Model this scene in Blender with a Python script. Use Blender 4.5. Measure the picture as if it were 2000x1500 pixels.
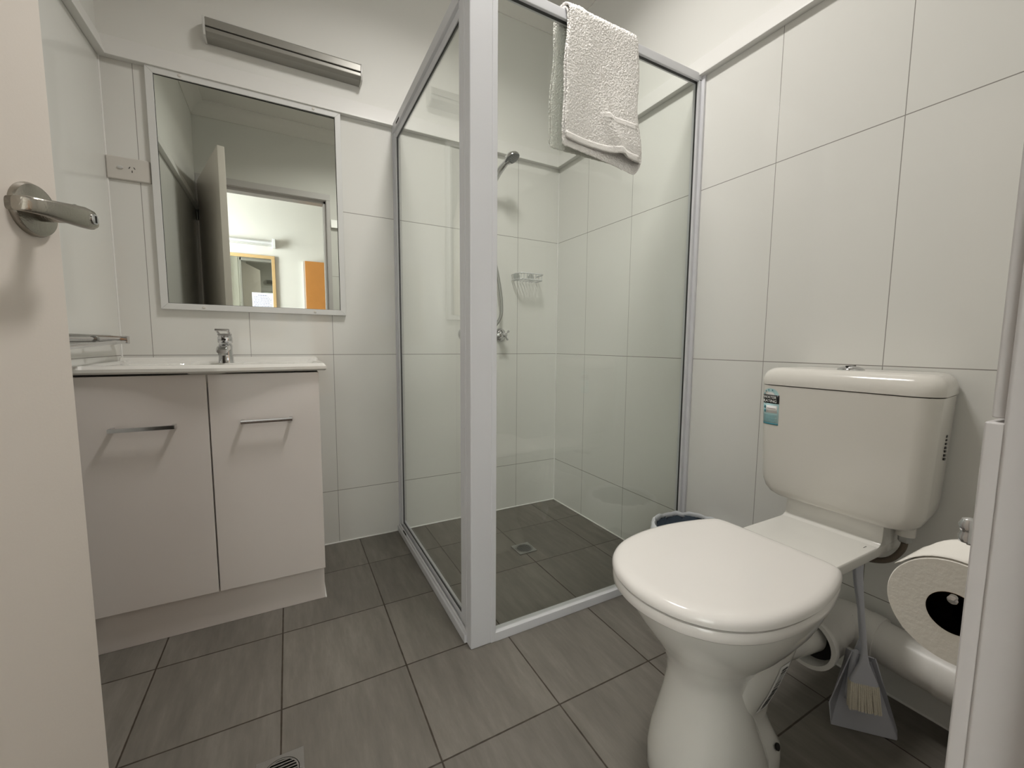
import bpy, math, random
from mathutils import Vector, Matrix
random.seed(7)
S = bpy.context.scene
for o in list(bpy.data.objects): bpy.data.objects.remove(o)
COL = S.collection
R = math.radians

# ------------------------------------------------------------------ camera
CX, CY, CZ = -1.3212, -1.9332, 0.886
YAW, PITCH, ROLL, FPX = 0.4945, -0.0937, 0.0072, 809.78
cy_, sy_ = math.cos(YAW), math.sin(YAW)
fwd = Vector((sy_*math.cos(PITCH), cy_*math.cos(PITCH), math.sin(PITCH)))
rt = Vector((cy_, -sy_, 0)); up = rt.cross(fwd)
c_, s_ = math.cos(ROLL), math.sin(ROLL)
rt2, up2 = c_*rt + s_*up, -s_*rt + c_*up
cam_d = bpy.data.cameras.new('camera'); cam = bpy.data.objects.new('camera', cam_d); COL.objects.link(cam)
M = Matrix((rt2, up2, -fwd)).transposed().to_4x4(); M.translation = (CX, CY, CZ)
cam.matrix_world = M
cam_d.sensor_fit = 'HORIZONTAL'; cam_d.sensor_width = 36.0; cam_d.lens = FPX/2000*36
cam_d.clip_start = 0.01
S.camera = cam

# ------------------------------------------------------------------ world, exposure
W = bpy.data.worlds.new('world'); S.world = W; W.use_nodes = True
W.node_tree.nodes['Background'].inputs[0].default_value = (0.75, 0.85, 1.0, 1)
W.node_tree.nodes['Background'].inputs[1].default_value = 0.6
S.view_settings.view_transform = 'Standard'; S.view_settings.look = 'None'
S.view_settings.gamma = 1; S.view_settings.exposure = 0.0
try: S.view_settings.use_curve_mapping = False
except Exception: pass

def area(name, loc, rot, sx, sy, power, color, spread=180, shape='RECTANGLE'):
    l = bpy.data.lights.new(name, 'AREA'); l.shape = shape; l.size = sx
    if shape in ('RECTANGLE', 'ELLIPSE'): l.size_y = sy
    l.energy = power; l.color = color; l.spread = R(spread)
    o = bpy.data.objects.new(name, l); COL.objects.link(o); o.location = loc; o.rotation_euler = rot
    return o
CEIL = 2.56
LX, LY = -0.79, -0.98
area('bathroom_light', (LX, LY, CEIL-0.014), (0, 0, 0), 0.16, 0.36, 12.4, (1.0, 0.97, 0.935), 147)
area('hall_daylight', (-3.38, -2.75, 1.45), (0, R(-90), R(-40)), 1.2, 0.9, 68.0, (0.94, 0.97, 1.0), 100)
area('hall_fill_lamp', (-0.1, -2.7, CEIL-0.09), (0, 0, 0), 0.28, 0.28, 2.5, (1.0, 0.95, 0.88), 170, 'DISK')  # unseen fill lamp that brightens the room beyond the door

# ------------------------------------------------------------------ materials
def mat(name, col, rough=0.5, metal=0.0, bump=0.0, bscale=200, var=0.0, vscale=6, spec=0.5, coat=0.0):
    m = bpy.data.materials.new(name); m.use_nodes = True
    nt = m.node_tree; b = nt.nodes['Principled BSDF']
    b.inputs['Base Color'].default_value = (*col, 1); b.inputs['Roughness'].default_value = rough
    b.inputs['Metallic'].default_value = metal
    b.inputs['Specular IOR Level'].default_value = spec
    if coat: b.inputs['Coat Weight'].default_value = coat; b.inputs['Coat Roughness'].default_value = 0.05
    N = nt.nodes.new; L = nt.links.new
    geo = N('ShaderNodeNewGeometry')
    if var or bump == 0:
        n = N('ShaderNodeTexNoise'); n.inputs['Scale'].default_value = vscale; n.inputs['Detail'].default_value = 4
        L(geo.outputs['Position'], n.inputs['Vector'])
        r = N('ShaderNodeMapRange'); v = var or 0.02
        r.inputs['To Min'].default_value = 1-v; r.inputs['To Max'].default_value = 1+v
        L(n.outputs['Fac'], r.inputs['Value'])
        mx = N('ShaderNodeVectorMath'); mx.operation = 'SCALE'; mx.inputs[0].default_value = col
        L(r.outputs['Result'], mx.inputs['Scale']); L(mx.outputs['Vector'], b.inputs['Base Color'])
    if bump:
        n2 = N('ShaderNodeTexNoise'); n2.inputs['Scale'].default_value = bscale; n2.inputs['Detail'].default_value = 3
        L(geo.outputs['Position'], n2.inputs['Vector'])
        bp = N('ShaderNodeBump'); bp.inputs['Strength'].default_value = bump; bp.inputs['Distance'].default_value = 0.002
        L(n2.outputs['Fac'], bp.inputs['Height']); L(bp.outputs['Normal'], b.inputs['Normal'])
    return m

def tile_wall(name, axis, off_u, paint_above=1.84, per_u=0.3, per_v=0.6):
    """white 300x600 gloss tiles, thin grey joints, paint above the capping"""
    m = bpy.data.materials.new(name); m.use_nodes = True
    nt = m.node_tree; b = nt.nodes['Principled BSDF']; N = nt.nodes.new; L = nt.links.new
    geo = N('ShaderNodeNewGeometry'); sep = N('ShaderNodeSeparateXYZ'); L(geo.outputs['Position'], sep.inputs[0])
    def line(sock, off, per, g):
        a = N('ShaderNodeMath'); a.operation = 'SUBTRACT'; L(sock, a.inputs[0]); a.inputs[1].default_value = off
        p = N('ShaderNodeMath'); p.operation = 'PINGPONG'; L(a.outputs[0], p.inputs[0]); p.inputs[1].default_value = per/2
        c = N('ShaderNodeMath'); c.operation = 'LESS_THAN'; L(p.outputs[0], c.inputs[0]); c.inputs[1].default_value = g/2
        return c.outputs[0]
    lu = line(sep.outputs[axis], off_u, per_u, 0.0018); lv = line(sep.outputs['Z'], 0.24, per_v, 0.0024)
    mxm = N('ShaderNodeMath'); mxm.operation = 'MAXIMUM'; L(lu, mxm.inputs[0]); L(lv, mxm.inputs[1])
    ab = N('ShaderNodeMath'); ab.operation = 'LESS_THAN'; L(sep.outputs['Z'], ab.inputs[0]); ab.inputs[1].default_value = paint_above
    g = N('ShaderNodeMath'); g.operation = 'MULTIPLY'; L(mxm.outputs[0], g.inputs[0]); L(ab.outputs[0], g.inputs[1])
    ns = N('ShaderNodeTexNoise'); ns.inputs['Scale'].default_value = 2.5; ns.inputs['Detail'].default_value = 4
    L(geo.outputs['Position'], ns.inputs['Vector'])
    ramp = N('ShaderNodeMix'); ramp.data_type = 'RGBA'
    ramp.inputs[6].default_value = (0.755, 0.748, 0.71, 1); ramp.inputs[7].default_value = (0.79, 0.783, 0.745, 1)
    L(ns.outputs['Fac'], ramp.inputs[0])
    mx = N('ShaderNodeMix'); mx.data_type = 'RGBA'; mx.inputs[7].default_value = (0.30, 0.285, 0.26, 1)
    L(ramp.outputs[2], mx.inputs[6]); L(g.outputs[0], mx.inputs[0])
    L(mx.outputs[2], b.inputs['Base Color'])
    rr = N('ShaderNodeMix'); rr.data_type = 'FLOAT'; rr.inputs[2].default_value = 0.6; rr.inputs[3].default_value = 0.07
    L(ab.outputs[0], rr.inputs[0]); L(rr.outputs[0], b.inputs['Roughness'])
    n2 = N('ShaderNodeTexNoise'); n2.inputs['Scale'].default_value = 7; L(geo.outputs['Position'], n2.inputs['Vector'])
    hh = N('ShaderNodeMath'); hh.operation = 'MULTIPLY_ADD'; L(n2.outputs['Fac'], hh.inputs[0]); hh.inputs[1].default_value = 0.6
    gi = N('ShaderNodeMath'); gi.operation = 'MULTIPLY'; L(g.outputs[0], gi.inputs[0]); gi.inputs[1].default_value = -0.5
    L(gi.outputs[0], hh.inputs[2])
    bp = N('ShaderNodeBump'); bp.inputs['Strength'].default_value = 0.3; bp.inputs['Distance'].default_value = 0.0008
    L(hh.outputs[0], bp.inputs['Height']); L(bp.outputs['Normal'], b.inputs['Normal'])
    return m

def floor_mat():
    m = bpy.data.materials.new('grey_streaked_floor_tile'); m.use_nodes = True
    nt = m.node_tree; b = nt.nodes['Principled BSDF']; N = nt.nodes.new; L = nt.links.new
    geo = N('ShaderNodeNewGeometry'); sep = N('ShaderNodeSeparateXYZ'); L(geo.outputs['Position'], sep.inputs[0])
    T = 0.3031
    wob = N('ShaderNodeTexNoise'); wob.inputs['Scale'].default_value = 40; L(geo.outputs['Position'], wob.inputs['Vector'])
    def line(sock, off, g):
        a = N('ShaderNodeMath'); a.operation = 'SUBTRACT'; L(sock, a.inputs[0]); a.inputs[1].default_value = off
        p = N('ShaderNodeMath'); p.operation = 'PINGPONG'; L(a.outputs[0], p.inputs[0]); p.inputs[1].default_value = T/2
        w = N('ShaderNodeMath'); w.operation = 'MULTIPLY_ADD'; L(wob.outputs['Fac'], w.inputs[0]); w.inputs[1].default_value = 0.0012; L(p.outputs[0], w.inputs[2])
        c = N('ShaderNodeMapRange'); L(w.outputs[0], c.inputs['Value']); c.inputs['From Min'].default_value = g/2; c.inputs['From Max'].default_value = g/2+0.0009
        c.inputs['To Min'].default_value = 1; c.inputs['To Max'].default_value = 0
        fl = N('ShaderNodeMath'); fl.operation = 'DIVIDE'; L(a.outputs[0], fl.inputs[0]); fl.inputs[1].default_value = T
        f2 = N('ShaderNodeMath'); f2.operation = 'FLOOR'; L(fl.outputs[0], f2.inputs[0])
        return c.outputs[0], f2.outputs[0]
    lx, ix = line(sep.outputs['X'], -1.6712, 0.0042); ly, iy = line(sep.outputs['Y'], -0.2472, 0.0042)
    mxm = N('ShaderNodeMath'); mxm.operation = 'MAXIMUM'; L(lx, mxm.inputs[0]); L(ly, mxm.inputs[1])
    comb = N('ShaderNodeCombineXYZ'); L(ix, comb.inputs[0]); L(iy, comb.inputs[1])
    wn = N('ShaderNodeTexWhiteNoise'); L(comb.outputs[0], wn.inputs['Vector'])
    # streaks along Y, shifted per tile
    sc = N('ShaderNodeVectorMath'); sc.operation = 'MULTIPLY'; L(geo.outputs['Position'], sc.inputs[0]); sc.inputs[1].default_value = (1.0, 0.16, 1)
    sh = N('ShaderNodeVectorMath'); sh.operation = 'SCALE'; L(wn.outputs['Color'], sh.inputs[0]); sh.inputs['Scale'].default_value = 9
    ad = N('ShaderNodeVectorMath'); L(sc.outputs[0], ad.inputs[0]); L(sh.outputs[0], ad.inputs[1])
    st = N('ShaderNodeTexNoise'); st.inputs['Scale'].default_value = 42; st.inputs['Detail'].default_value = 7; st.inputs['Roughness'].default_value = 0.68
    L(ad.outputs[0], st.inputs['Vector'])
    cl = N('ShaderNodeTexNoise'); cl.inputs['Scale'].default_value = 7; cl.inputs['Detail'].default_value = 5; L(ad.outputs[0], cl.inputs['Vector'])
    av = N('ShaderNodeMix'); av.data_type = 'FLOAT'; av.inputs[0].default_value = 0.45; L(st.outputs['Fac'], av.inputs[2]); L(cl.outputs['Fac'], av.inputs[3])
    cr = N('ShaderNodeValToRGB'); L(av.outputs[0], cr.inputs[0])
    e = cr.color_ramp.elements; e[0].position = 0.30; e[0].color = (0.125, 0.115, 0.098, 1); e[1].position = 0.72; e[1].color = (0.245, 0.225, 0.198, 1)
    e2 = cr.color_ramp.elements.new(0.5); e2.color = (0.176, 0.161, 0.138, 1)
    tv = N('ShaderNodeMapRange'); L(wn.outputs['Value'], tv.inputs['Value']); tv.inputs['To Min'].default_value = 0.93; tv.inputs['To Max'].default_value = 1.07
    vm = N('ShaderNodeVectorMath'); vm.operation = 'SCALE'; L(cr.outputs[0], vm.inputs[0]); L(tv.outputs[0], vm.inputs['Scale'])
    gcol = N('ShaderNodeMix'); gcol.data_type = 'RGBA'; L(wob.outputs['Fac'], gcol.inputs[0])
    gcol.inputs[6].default_value = (0.022, 0.015, 0.009, 1); gcol.inputs[7].default_value = (0.075, 0.06, 0.045, 1)
    mx = N('ShaderNodeMix'); mx.data_type = 'RGBA'; L(mxm.outputs[0], mx.inputs[0]); L(vm.outputs[0], mx.inputs[6]); L(gcol.outputs[2], mx.inputs[7])
    L(mx.outputs[2], b.inputs['Base Color']); b.inputs['Roughness'].default_value = 0.42; b.inputs['Specular IOR Level'].default_value = 0.35
    hh = N('ShaderNodeMath'); hh.operation = 'MULTIPLY_ADD'; L(mxm.outputs[0], hh.inputs[0]); hh.inputs[1].default_value = -1.0; L(av.outputs[0], hh.inputs[2])
    bp = N('ShaderNodeBump'); bp.inputs['Strength'].default_value = 0.3; bp.inputs['Distance'].default_value = 0.001
    L(hh.outputs[0], bp.inputs['Height']); L(bp.outputs['Normal'], b.inputs['Normal'])
    return m

def glass_mat(name, tint=(0.975, 0.989, 0.973), refl=1.0):
    m = bpy.data.materials.new(name); m.use_nodes = True
    nt = m.node_tree; nt.nodes.clear(); N = nt.nodes.new; L = nt.links.new
    out = N('ShaderNodeOutputMaterial'); t = N('ShaderNodeBsdfTransparent'); t.inputs[0].default_value = (*tint, 1)
    g = N('ShaderNodeBsdfGlossy'); g.inputs['Roughness'].default_value = 0.01; g.inputs[0].default_value = (refl, refl, refl, 1)
    lw = N('ShaderNodeLayerWeight'); lw.inputs['Blend'].default_value = 0.5
    pw = N('ShaderNodeMath'); pw.operation = 'POWER'; L(lw.outputs['Facing'], pw.inputs[0]); pw.inputs[1].default_value = 5
    fr = N('ShaderNodeMath'); fr.operation = 'MULTIPLY_ADD'; L(pw.outputs[0], fr.inputs[0]); fr.inputs[1].default_value = 0.9; fr.inputs[2].default_value = 0.04
    mx = N('ShaderNodeMixShader'); L(fr.outputs[0], mx.inputs[0]); L(t.outputs[0], mx.inputs[1]); L(g.outputs[0], mx.inputs[2])
    L(mx.outputs[0], out.inputs[0]); return m

def emis(name, col, st):
    m = bpy.data.materials.new(name); m.use_nodes = True; b = m.node_tree.nodes['Principled BSDF']
    b.inputs['Base Color'].default_value = (0.8, 0.8, 0.8, 1)
    b.inputs['Emission Color'].default_value = (*col, 1); b.inputs['Emission Strength'].default_value = st
    return m

PAINT = mat('white_wall_paint', (0.76, 0.74, 0.69), 0.6, bump=0.05, bscale=90)
CEILP = mat('white_ceiling_paint', (0.78, 0.76, 0.72), 0.7, bump=0.05, bscale=90)
TRIMP = mat('white_gloss_trim', (0.78, 0.77, 0.74), 0.35)
DOORP = mat('cream_door_paint', (0.77, 0.71, 0.65), 0.42, bump=0.06, bscale=260)
FRAMEP = mat('grey_white_frame_paint', (0.60, 0.575, 0.565), 0.4, bump=0.05, bscale=200)
ALU = mat('white_powder_coat', (0.68, 0.68, 0.70), 0.38)
SEAL = mat('dark_glazing_seal', (0.03, 0.03, 0.03), 0.6)
CERAM = mat('white_ceramic', (0.80, 0.785, 0.74), 0.07, coat=0.3)
CIST = mat('white_cistern_plastic', (0.76, 0.735, 0.68), 0.16)
SEATM = mat('white_seat_plastic', (0.83, 0.80, 0.765), 0.14)
LAM = mat('gloss_cabinet_laminate', (0.76, 0.71, 0.675), 0.12)
CARC = mat('cabinet_board', (0.72, 0.68, 0.65), 0.3)
DARK = mat('dark_gap', (0.01, 0.008, 0.007), 0.8)
CHROME = mat('polished_chrome', (0.62, 0.62, 0.63), 0.09, 1.0)
SATIN = mat('satin_nickel', (0.36, 0.34, 0.30), 0.26, 1.0, bump=0.15, bscale=500)
STEEL = mat('stainless_steel', (0.42, 0.42, 0.41), 0.3, 1.0)
MIRR = mat('mirror_silvering', (0.74, 0.77, 0.72), 0.0, 1.0); MIRR.node_tree.nodes['Principled BSDF'].inputs['Roughness'].default_value = 0.0
MFRAME = mat('white_mirror_frame', (0.72, 0.72, 0.70), 0.3)
PLATE = mat('cream_socket_plastic', (0.66, 0.63, 0.58), 0.3)
PVC = mat('white_pvc_pipe', (0.80, 0.78, 0.74), 0.34)
LAMPG = mat('grey_lamp_metal', (0.30, 0.29, 0.26), 0.35, 0.3)
LAMPE = mat('white_lamp_plastic', (0.60, 0.59, 0.56), 0.35)
TERRY = mat('white_terry_towel', (0.82, 0.79, 0.755), 0.95, bump=1.0, bscale=420, spec=0.1)
TISSUE = mat('white_toilet_tissue', (0.86, 0.83, 0.77), 0.9, bump=0.25, bscale=160, spec=0.1)
CARD = mat('brown_cardboard', (0.22, 0.13, 0.07), 0.9)
BLUEW = mat('bluish_white_plastic', (0.52, 0.53, 0.58), 0.4)
BRIST = mat('cream_bristles', (0.72, 0.67, 0.55), 0.9, bump=0.8, bscale=600)
LINER = mat('white_bin_liner', (0.72, 0.74, 0.77), 0.3, bump=0.5, bscale=60)
BIND = mat('dark_blue_bin_plastic', (0.035, 0.05, 0.075), 0.35)
BRAID = mat('braided_hose', (0.16, 0.13, 0.10), 0.4, 0.6, bump=0.9, bscale=900)
TEAL = mat('teal_label_ink', (0.20, 0.52, 0.58), 0.4)
TEALL = mat('pale_teal_label', (0.50, 0.72, 0.74), 0.35)
TEALD = mat('deep_teal_ink', (0.06, 0.26, 0.32), 0.4)
BLACK = mat('black_ink', (0.012, 0.012, 0.012), 0.35)
WHITEI = mat('white_ink', (0.85, 0.85, 0.83), 0.5)
PAPER = mat('white_paper', (0.80, 0.80, 0.84), 0.7)
BLUEI = mat('blue_grey_ink', (0.25, 0.27, 0.42), 0.6)
TIMB = mat('orange_timber', (0.62, 0.27, 0.07), 0.35, var=0.12, vscale=9)
PINE = mat('pale_timber_frame', (0.62, 0.42, 0.20), 0.4, var=0.1, vscale=30)
CAULK = mat('white_silicone_bead', (0.84, 0.83, 0.80), 0.3)
GLASS = glass_mat('greenish_shower_glass')
CLEARP = glass_mat('clear_plastic', (0.86, 0.87, 0.87), 1.0)
HALLF = mat('brown_hall_floor', (0.13, 0.10, 0.08), 0.6, var=0.1, vscale=12)
FLOORM = floor_mat()
TW_B = tile_wall('wall_tiles_back', 'X', -0.25); TW_S = tile_wall('wall_tiles_side', 'Y', -0.555+0.3)
TW_L = tile_wall('wall_tiles_left', 'Y', -1.3, per_u=6.0)
for _n in TW_L.node_tree.nodes:
    if _n.type == 'MATH' and _n.operation == 'SUBTRACT' and abs(_n.inputs[1].default_value-0.24) < 1e-6: _n.inputs[1].default_value = 0.84
    if _n.type == 'MATH' and _n.operation == 'PINGPONG' and abs(_n.inputs[1].default_value-0.3) < 1e-6: _n.inputs[1].default_value = 3.0

# ------------------------------------------------------------------ mesh helpers
class MB:
    def __init__(s): s.v = []; s.f = []; s.sm = []
    def add(s, vs, fs, smooth=False):
        n = len(s.v); s.v += [tuple(v) for v in vs]; s.f += [tuple(i+n for i in f) for f in fs]; s.sm += [smooth]*len(fs); return s
    def box(s, x0, x1, y0, y1, z0, z1, mt=None):
        vs = [Vector((x, y, z)) for z in (z0, z1) for y in (y0, y1) for x in (x0, x1)]
        if mt is not None: vs = [mt @ v for v in vs]
        return s.add(vs, [(0, 2, 3, 1), (4, 5, 7, 6), (0, 1, 5, 4), (2, 6, 7, 3), (0, 4, 6, 2), (1, 3, 7, 5)])
    def loft(s, rings, caps=True, smooth=True, closed=True):
        n = len(rings[0]); vs = [p for r in rings for p in r]; fs = []
        for i in range(len(rings)-1):
            for j in range(n if closed else n-1):
                k = (j+1) % n
                fs.append((i*n+j, i*n+k, (i+1)*n+k, (i+1)*n+j))
        s.add(vs, fs, smooth)
        if caps and closed:
            b = len(s.v)-len(vs)
            s.f.append(tuple(b+j for j in reversed(range(n)))); s.sm.append(False)
            s.f.append(tuple(b+(len(rings)-1)*n+j for j in range(n))); s.sm.append(False)
        return s
    def tube(s, pts, r, n=12, caps=True):
        pts = [Vector(p) for p in pts]; rr = r if isinstance(r, (list, tuple)) else [r]*len(pts)
        t0 = (pts[1]-pts[0]).normalized()
        a = Vector((0, 0, 1)) if abs(t0.z) < 0.9 else Vector((1, 0, 0))
        u = t0.cross(a).normalized(); rings = []
        for i, p in enumerate(pts):
            if i == 0: t = t0
            elif i == len(pts)-1: t = (pts[i]-pts[i-1]).normalized()
            else: t = ((pts[i+1]-pts[i]).normalized()+(pts[i]-pts[i-1]).normalized()).normalized()
            u = (u - t*u.dot(t)).normalized(); w = t.cross(u)
            rings.append([p+(u*math.cos(2*math.pi*k/n)+w*math.sin(2*math.pi*k/n))*rr[i] for k in range(n)])
        return s.loft(rings, caps)
    def lathe(s, o, axis, prof, n=32):
        """prof: list of (radius, distance along axis)"""
        o = Vector(o); t = Vector(axis).normalized(); a = Vector((0, 0, 1)) if abs(t.z) < 0.9 else Vector((1, 0, 0))
        u = t.cross(a).normalized(); w = t.cross(u)
        rings = [[o+t*h+(u*math.cos(2*math.pi*k/n)+w*math.sin(2*math.pi*k/n))*max(r, 1e-5) for k in range(n)] for r, h in prof]
        return s.loft(rings, True)
    def prism(s, poly, o, ux, uy, depth):
        o, ux, uy = Vector(o), Vector(ux), Vector(uy); nz = ux.cross(uy).normalized()*depth
        a = [o+ux*p[0]+uy*p[1] for p in poly]; b = [p+nz for p in a]; n = len(poly)
        fs = [tuple(reversed(range(n))), tuple(range(n, 2*n))]+[(j, (j+1) % n, n+(j+1) % n, n+j) for j in range(n)]
        return s.add(a+b, fs)
    def build(s, name, m, parent=None, bevel=0, seg=2, sub=0, angle=35, smooth=None):
        me = bpy.data.meshes.new(name); me.from_pydata(s.v, [], s.f); me.update()
        mats = m if isinstance(m, list) else [m]
        for x in mats: me.materials.append(x)
        import bmesh
        bm = bmesh.new(); bm.from_mesh(me); bmesh.ops.recalc_face_normals(bm, faces=bm.faces); bm.to_mesh(me); bm.free()
        sm = s.sm if smooth is None else [smooth]*len(s.f)
        for p, q in zip(me.polygons, sm): p.use_smooth = q
        o = bpy.data.objects.new(name, me); COL.objects.link(o)
        if parent is not None: o.parent = parent
        if bevel:
            b = o.modifiers.new('bevel', 'BEVEL'); b.width = bevel; b.segments = seg; b.limit_method = 'ANGLE'; b.angle_limit = R(angle)
            for p in me.polygons: p.use_smooth = True
            w = o.modifiers.new('wn', 'WEIGHTED_NORMAL'); w.keep_sharp = True
        if not bevel and any(sm): me.set_sharp_from_angle(angle=R(42))
        if sub:
            d = o.modifiers.new('sub', 'SUBSURF'); d.levels = sub; d.render_levels = sub
        return o
def thing(name, label, cat, group=None, loc=(0, 0, 0)):
    o = bpy.data.objects.new(name, None); COL.objects.link(o); o.empty_display_size = 0.05
    o['label'] = label; o['category'] = cat
    if group: o['group'] = group
    return o
def tag(o, label, cat, group=None):
    o['label'] = label; o['category'] = cat
    if group: o['group'] = group
    return o
def struct(o): o['kind'] = 'structure'; return o
def lab(o, t): o['label'] = t; return o
def text(body, size, m, name, parent, o, ux, uy, ext=0.0004, align='CENTER', sx=1.0):
    """letters as a mesh laid on the plane spanned by ux, uy at o"""
    cu = bpy.data.curves.new(name, 'FONT'); cu.body = body; cu.size = size; cu.align_x = align; cu.extrude = ext; cu.resolution_u = 3
    t = bpy.data.objects.new(name, cu); COL.objects.link(t)
    bpy.context.view_layer.update()
    me = bpy.data.meshes.new_from_object(t.evaluated_get(bpy.context.evaluated_depsgraph_get()))
    COL.objects.unlink(t); bpy.data.objects.remove(t)
    me.materials.clear(); me.materials.append(m)
    ux, uy = Vector(ux).normalized(), Vector(uy).normalized(); uz = ux.cross(uy)
    mt = Matrix((ux*sx, uy, uz)).transposed().to_4x4(); mt.translation = Vector(o)
    me.transform(mt)
    ob = bpy.data.objects.new(name, me); COL.objects.link(ob)
    if parent is not None: ob.parent = parent
    return ob
def catmull(P, n=8, closed=False):
    out = []; N = len(P); P = [Vector(p) for p in P]
    rng = range(N if closed else N-1)
    for i in rng:
        p1, p2 = P[i], P[(i+1) % N]
        p0 = P[(i-1) % N] if closed or i > 0 else p1*2-p2
        p3 = P[(i+2) % N] if closed or i+2 < N else p2*2-p1
        for k in range(n):
            t = k/n
            out.append(0.5*((2*p1)+(p2-p0)*t+(2*p0-5*p1+4*p2-p3)*t*t+(3*p1-p0-3*p2+p3)*t**3))
    if not closed: out.append(P[-1])
    return out
def offset2d(pts, d):
    """inset a closed 2D loop (counter-clockwise or clockwise) towards its centre by d"""
    n = len(pts); ar = sum(pts[i][0]*pts[(i+1) % n][1]-pts[(i+1) % n][0]*pts[i][1] for i in range(n)); sg = 1 if ar > 0 else -1
    out = []
    for i in range(n):
        a, b = Vector(pts[i-1]), Vector(pts[(i+1) % n]); t = (b-a)
        if t.length < 1e-9: out.append(tuple(pts[i])); continue
        t.normalize(); nn = Vector((-t.y, t.x))*sg; out.append((pts[i][0]+nn.x*d, pts[i][1]+nn.y*d))
    return out
def rrect(x0, x1, y0, y1, r, k=6, radii=None):
    rs = radii or [r]*4; out = []
    for (cx, cy, a0), q in zip([(x1, y1, 0), (x0, y1, 90), (x0, y0, 180), (x1, y0, 270)], rs):
        q = max(q, 1e-4)
        ccx = cx-q if cx == x1 else cx+q; ccy = cy-q if cy == y1 else cy+q
        for i in range(k+1):
            a = R(a0+90*i/k); out.append((ccx+q*math.cos(a), ccy+q*math.sin(a)))
    return out

# ================================================================== SETTING
XL, YF, ZT = -1.836, -1.866, 1.825
DXL, DXR, DH = -1.80, -0.985, 2.035      # doorway in the front wall
struct(MB().box(XL-0.1, 0.1, YF-0.12, 0.1, -0.08, 0).build('floor', FLOORM))
struct(MB().box(XL-0.1, 0.1, YF-0.12, 0.1, CEIL, CEIL+0.08).build('ceiling', CEILP))
struct(MB().box(XL-0.1, 0.1, 0, 0.1, 0, CEIL).build('wall_back', TW_B))
struct(MB().box(0, 0.1, YF-0.12, 0, 0, CEIL).build('wall_right', TW_S))
struct(MB().box(XL-0.1, XL, YF-0.12, 0, 0, CEIL).build('wall_left', TW_L))
w = MB(); w.box(XL, DXL, YF-0.12, YF, 0, CEIL); w.box(DXR+0.025, 0, YF-0.12, YF, 0, CEIL); w.box(DXL, DXR+0.025, YF-0.12, YF, DH+0.02, CEIL)
struct(w.build('wall_front', TW_B))
# capping board above the tiles
def board(name, p0, p1, nrm):
    p0, p1, nrm = Vector(p0), Vector(p1), Vector(nrm)
    prof = [(0.0005, ZT), (0.024, ZT+0.001), (0.024, ZT+0.006), (0.009, ZT+0.068), (0.0005, ZT+0.070)]
    rings = [[p+nrm*a+Vector((0, 0, z)) for a, z in prof] for p in (p0, p1)]
    return struct(MB().loft(rings, True, False).build(name, TRIMP, bevel=0.0012))
board('trim_1', (XL, 0, 0), (0, 0, 0), (0, -1, 0))
board('trim_2', (0, 0, 0), (0, YF, 0), (-1, 0, 0))
board('trim_3', (XL, YF, 0), (XL, 0, 0), (1, 0, 0))
board('trim_4', (DXR+0.032, YF, 0), (0, YF, 0), (0, 1, 0))
# cornice
def cornice(name, p0, p1, nrm):
    p0, p1, nrm = Vector(p0), Vector(p1), Vector(nrm); c = 0.08
    prof = [(0, CEIL-c), (0.006, CEIL-c)]+[(c-(c-0.006)*math.cos(R(a)), CEIL-c+(c-0.006)*math.sin(R(a))) for a in range(10, 91, 16)]+[(c, CEIL), (0, CEIL)]
    rings = [[p+nrm*a+Vector((0, 0, z)) for a, z in prof] for p in (p0, p1)]
    return struct(MB().loft(rings, True, True).build(name, CEILP))
cornice('trim_5', (XL, 0, 0), (0, 0, 0), (0, -1, 0)); cornice('trim_6', (0, 0, 0), (0, YF, 0), (-1, 0, 0))
cornice('trim_7', (XL, YF, 0), (XL, 0, 0), (1, 0, 0)); cornice('trim_8', (XL, YF, 0), (0, YF, 0), (0, 1, 0))
# silicone beads between tiles and floor
def bead(name, pts): return struct(MB().tube(pts, 0.0032, 8).build(name, CAULK))
bead('trim_9', [(XL, -0.001, 0.002), (0, -0.001, 0.002)]); bead('trim_10', [(-0.001, 0, 0.002), (-0.001, YF, 0.002)])
bead('trim_11', [(0.0-0.001, -0.002, 0), (-0.001, -0.002, ZT)]); bead('trim_12', [(XL+0.001, -0.002, 0.0), (XL+0.001, -0.002, ZT)])
# door frame: rebate, stop, architrave
fr = MB()
fr.box(DXR, DXR+0.026, -1.897, YF+0.001, 0, DH+0.02); fr.box(DXR-0.018, DXR+0.026, -1.98, -1.895, 0, DH+0.02)
fr.box(DXL-0.02, DXL, -1.897, YF+0.001, 0, DH+0.02); fr.box(DXL-0.02, DXL+0.018, -1.98, -1.895, 0, DH+0.02)
fr.box(DXL-0.02, DXR+0.026, -1.897, YF+0.001, DH, DH+0.02); fr.box(DXL-0.02, DXR+0.026, -1.98, -1.895, DH-0.018, DH+0.02)
struct(fr.build('trim_13', FRAMEP, bevel=0.002))
ar = MB(); ar.box(DXR+0.004, DXR+0.031, YF, -1.8595, 0.848, DH+0.0035); ar.box(DXL-0.034, DXL-0.003, YF, -1.8550, 0, DH+0.0035); ar.box(DXL-0.034, DXR+0.031, YF, -1.8595, DH+0.004, DH+0.05)
struct(ar.build('trim_14', FRAMEP, bevel=0.0012))
struct(MB().box(DXR+0.001, DXR+0.031, YF, -1.8578, 0, 0.846).build('trim_15', FRAMEP, bevel=0.0012))

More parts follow.
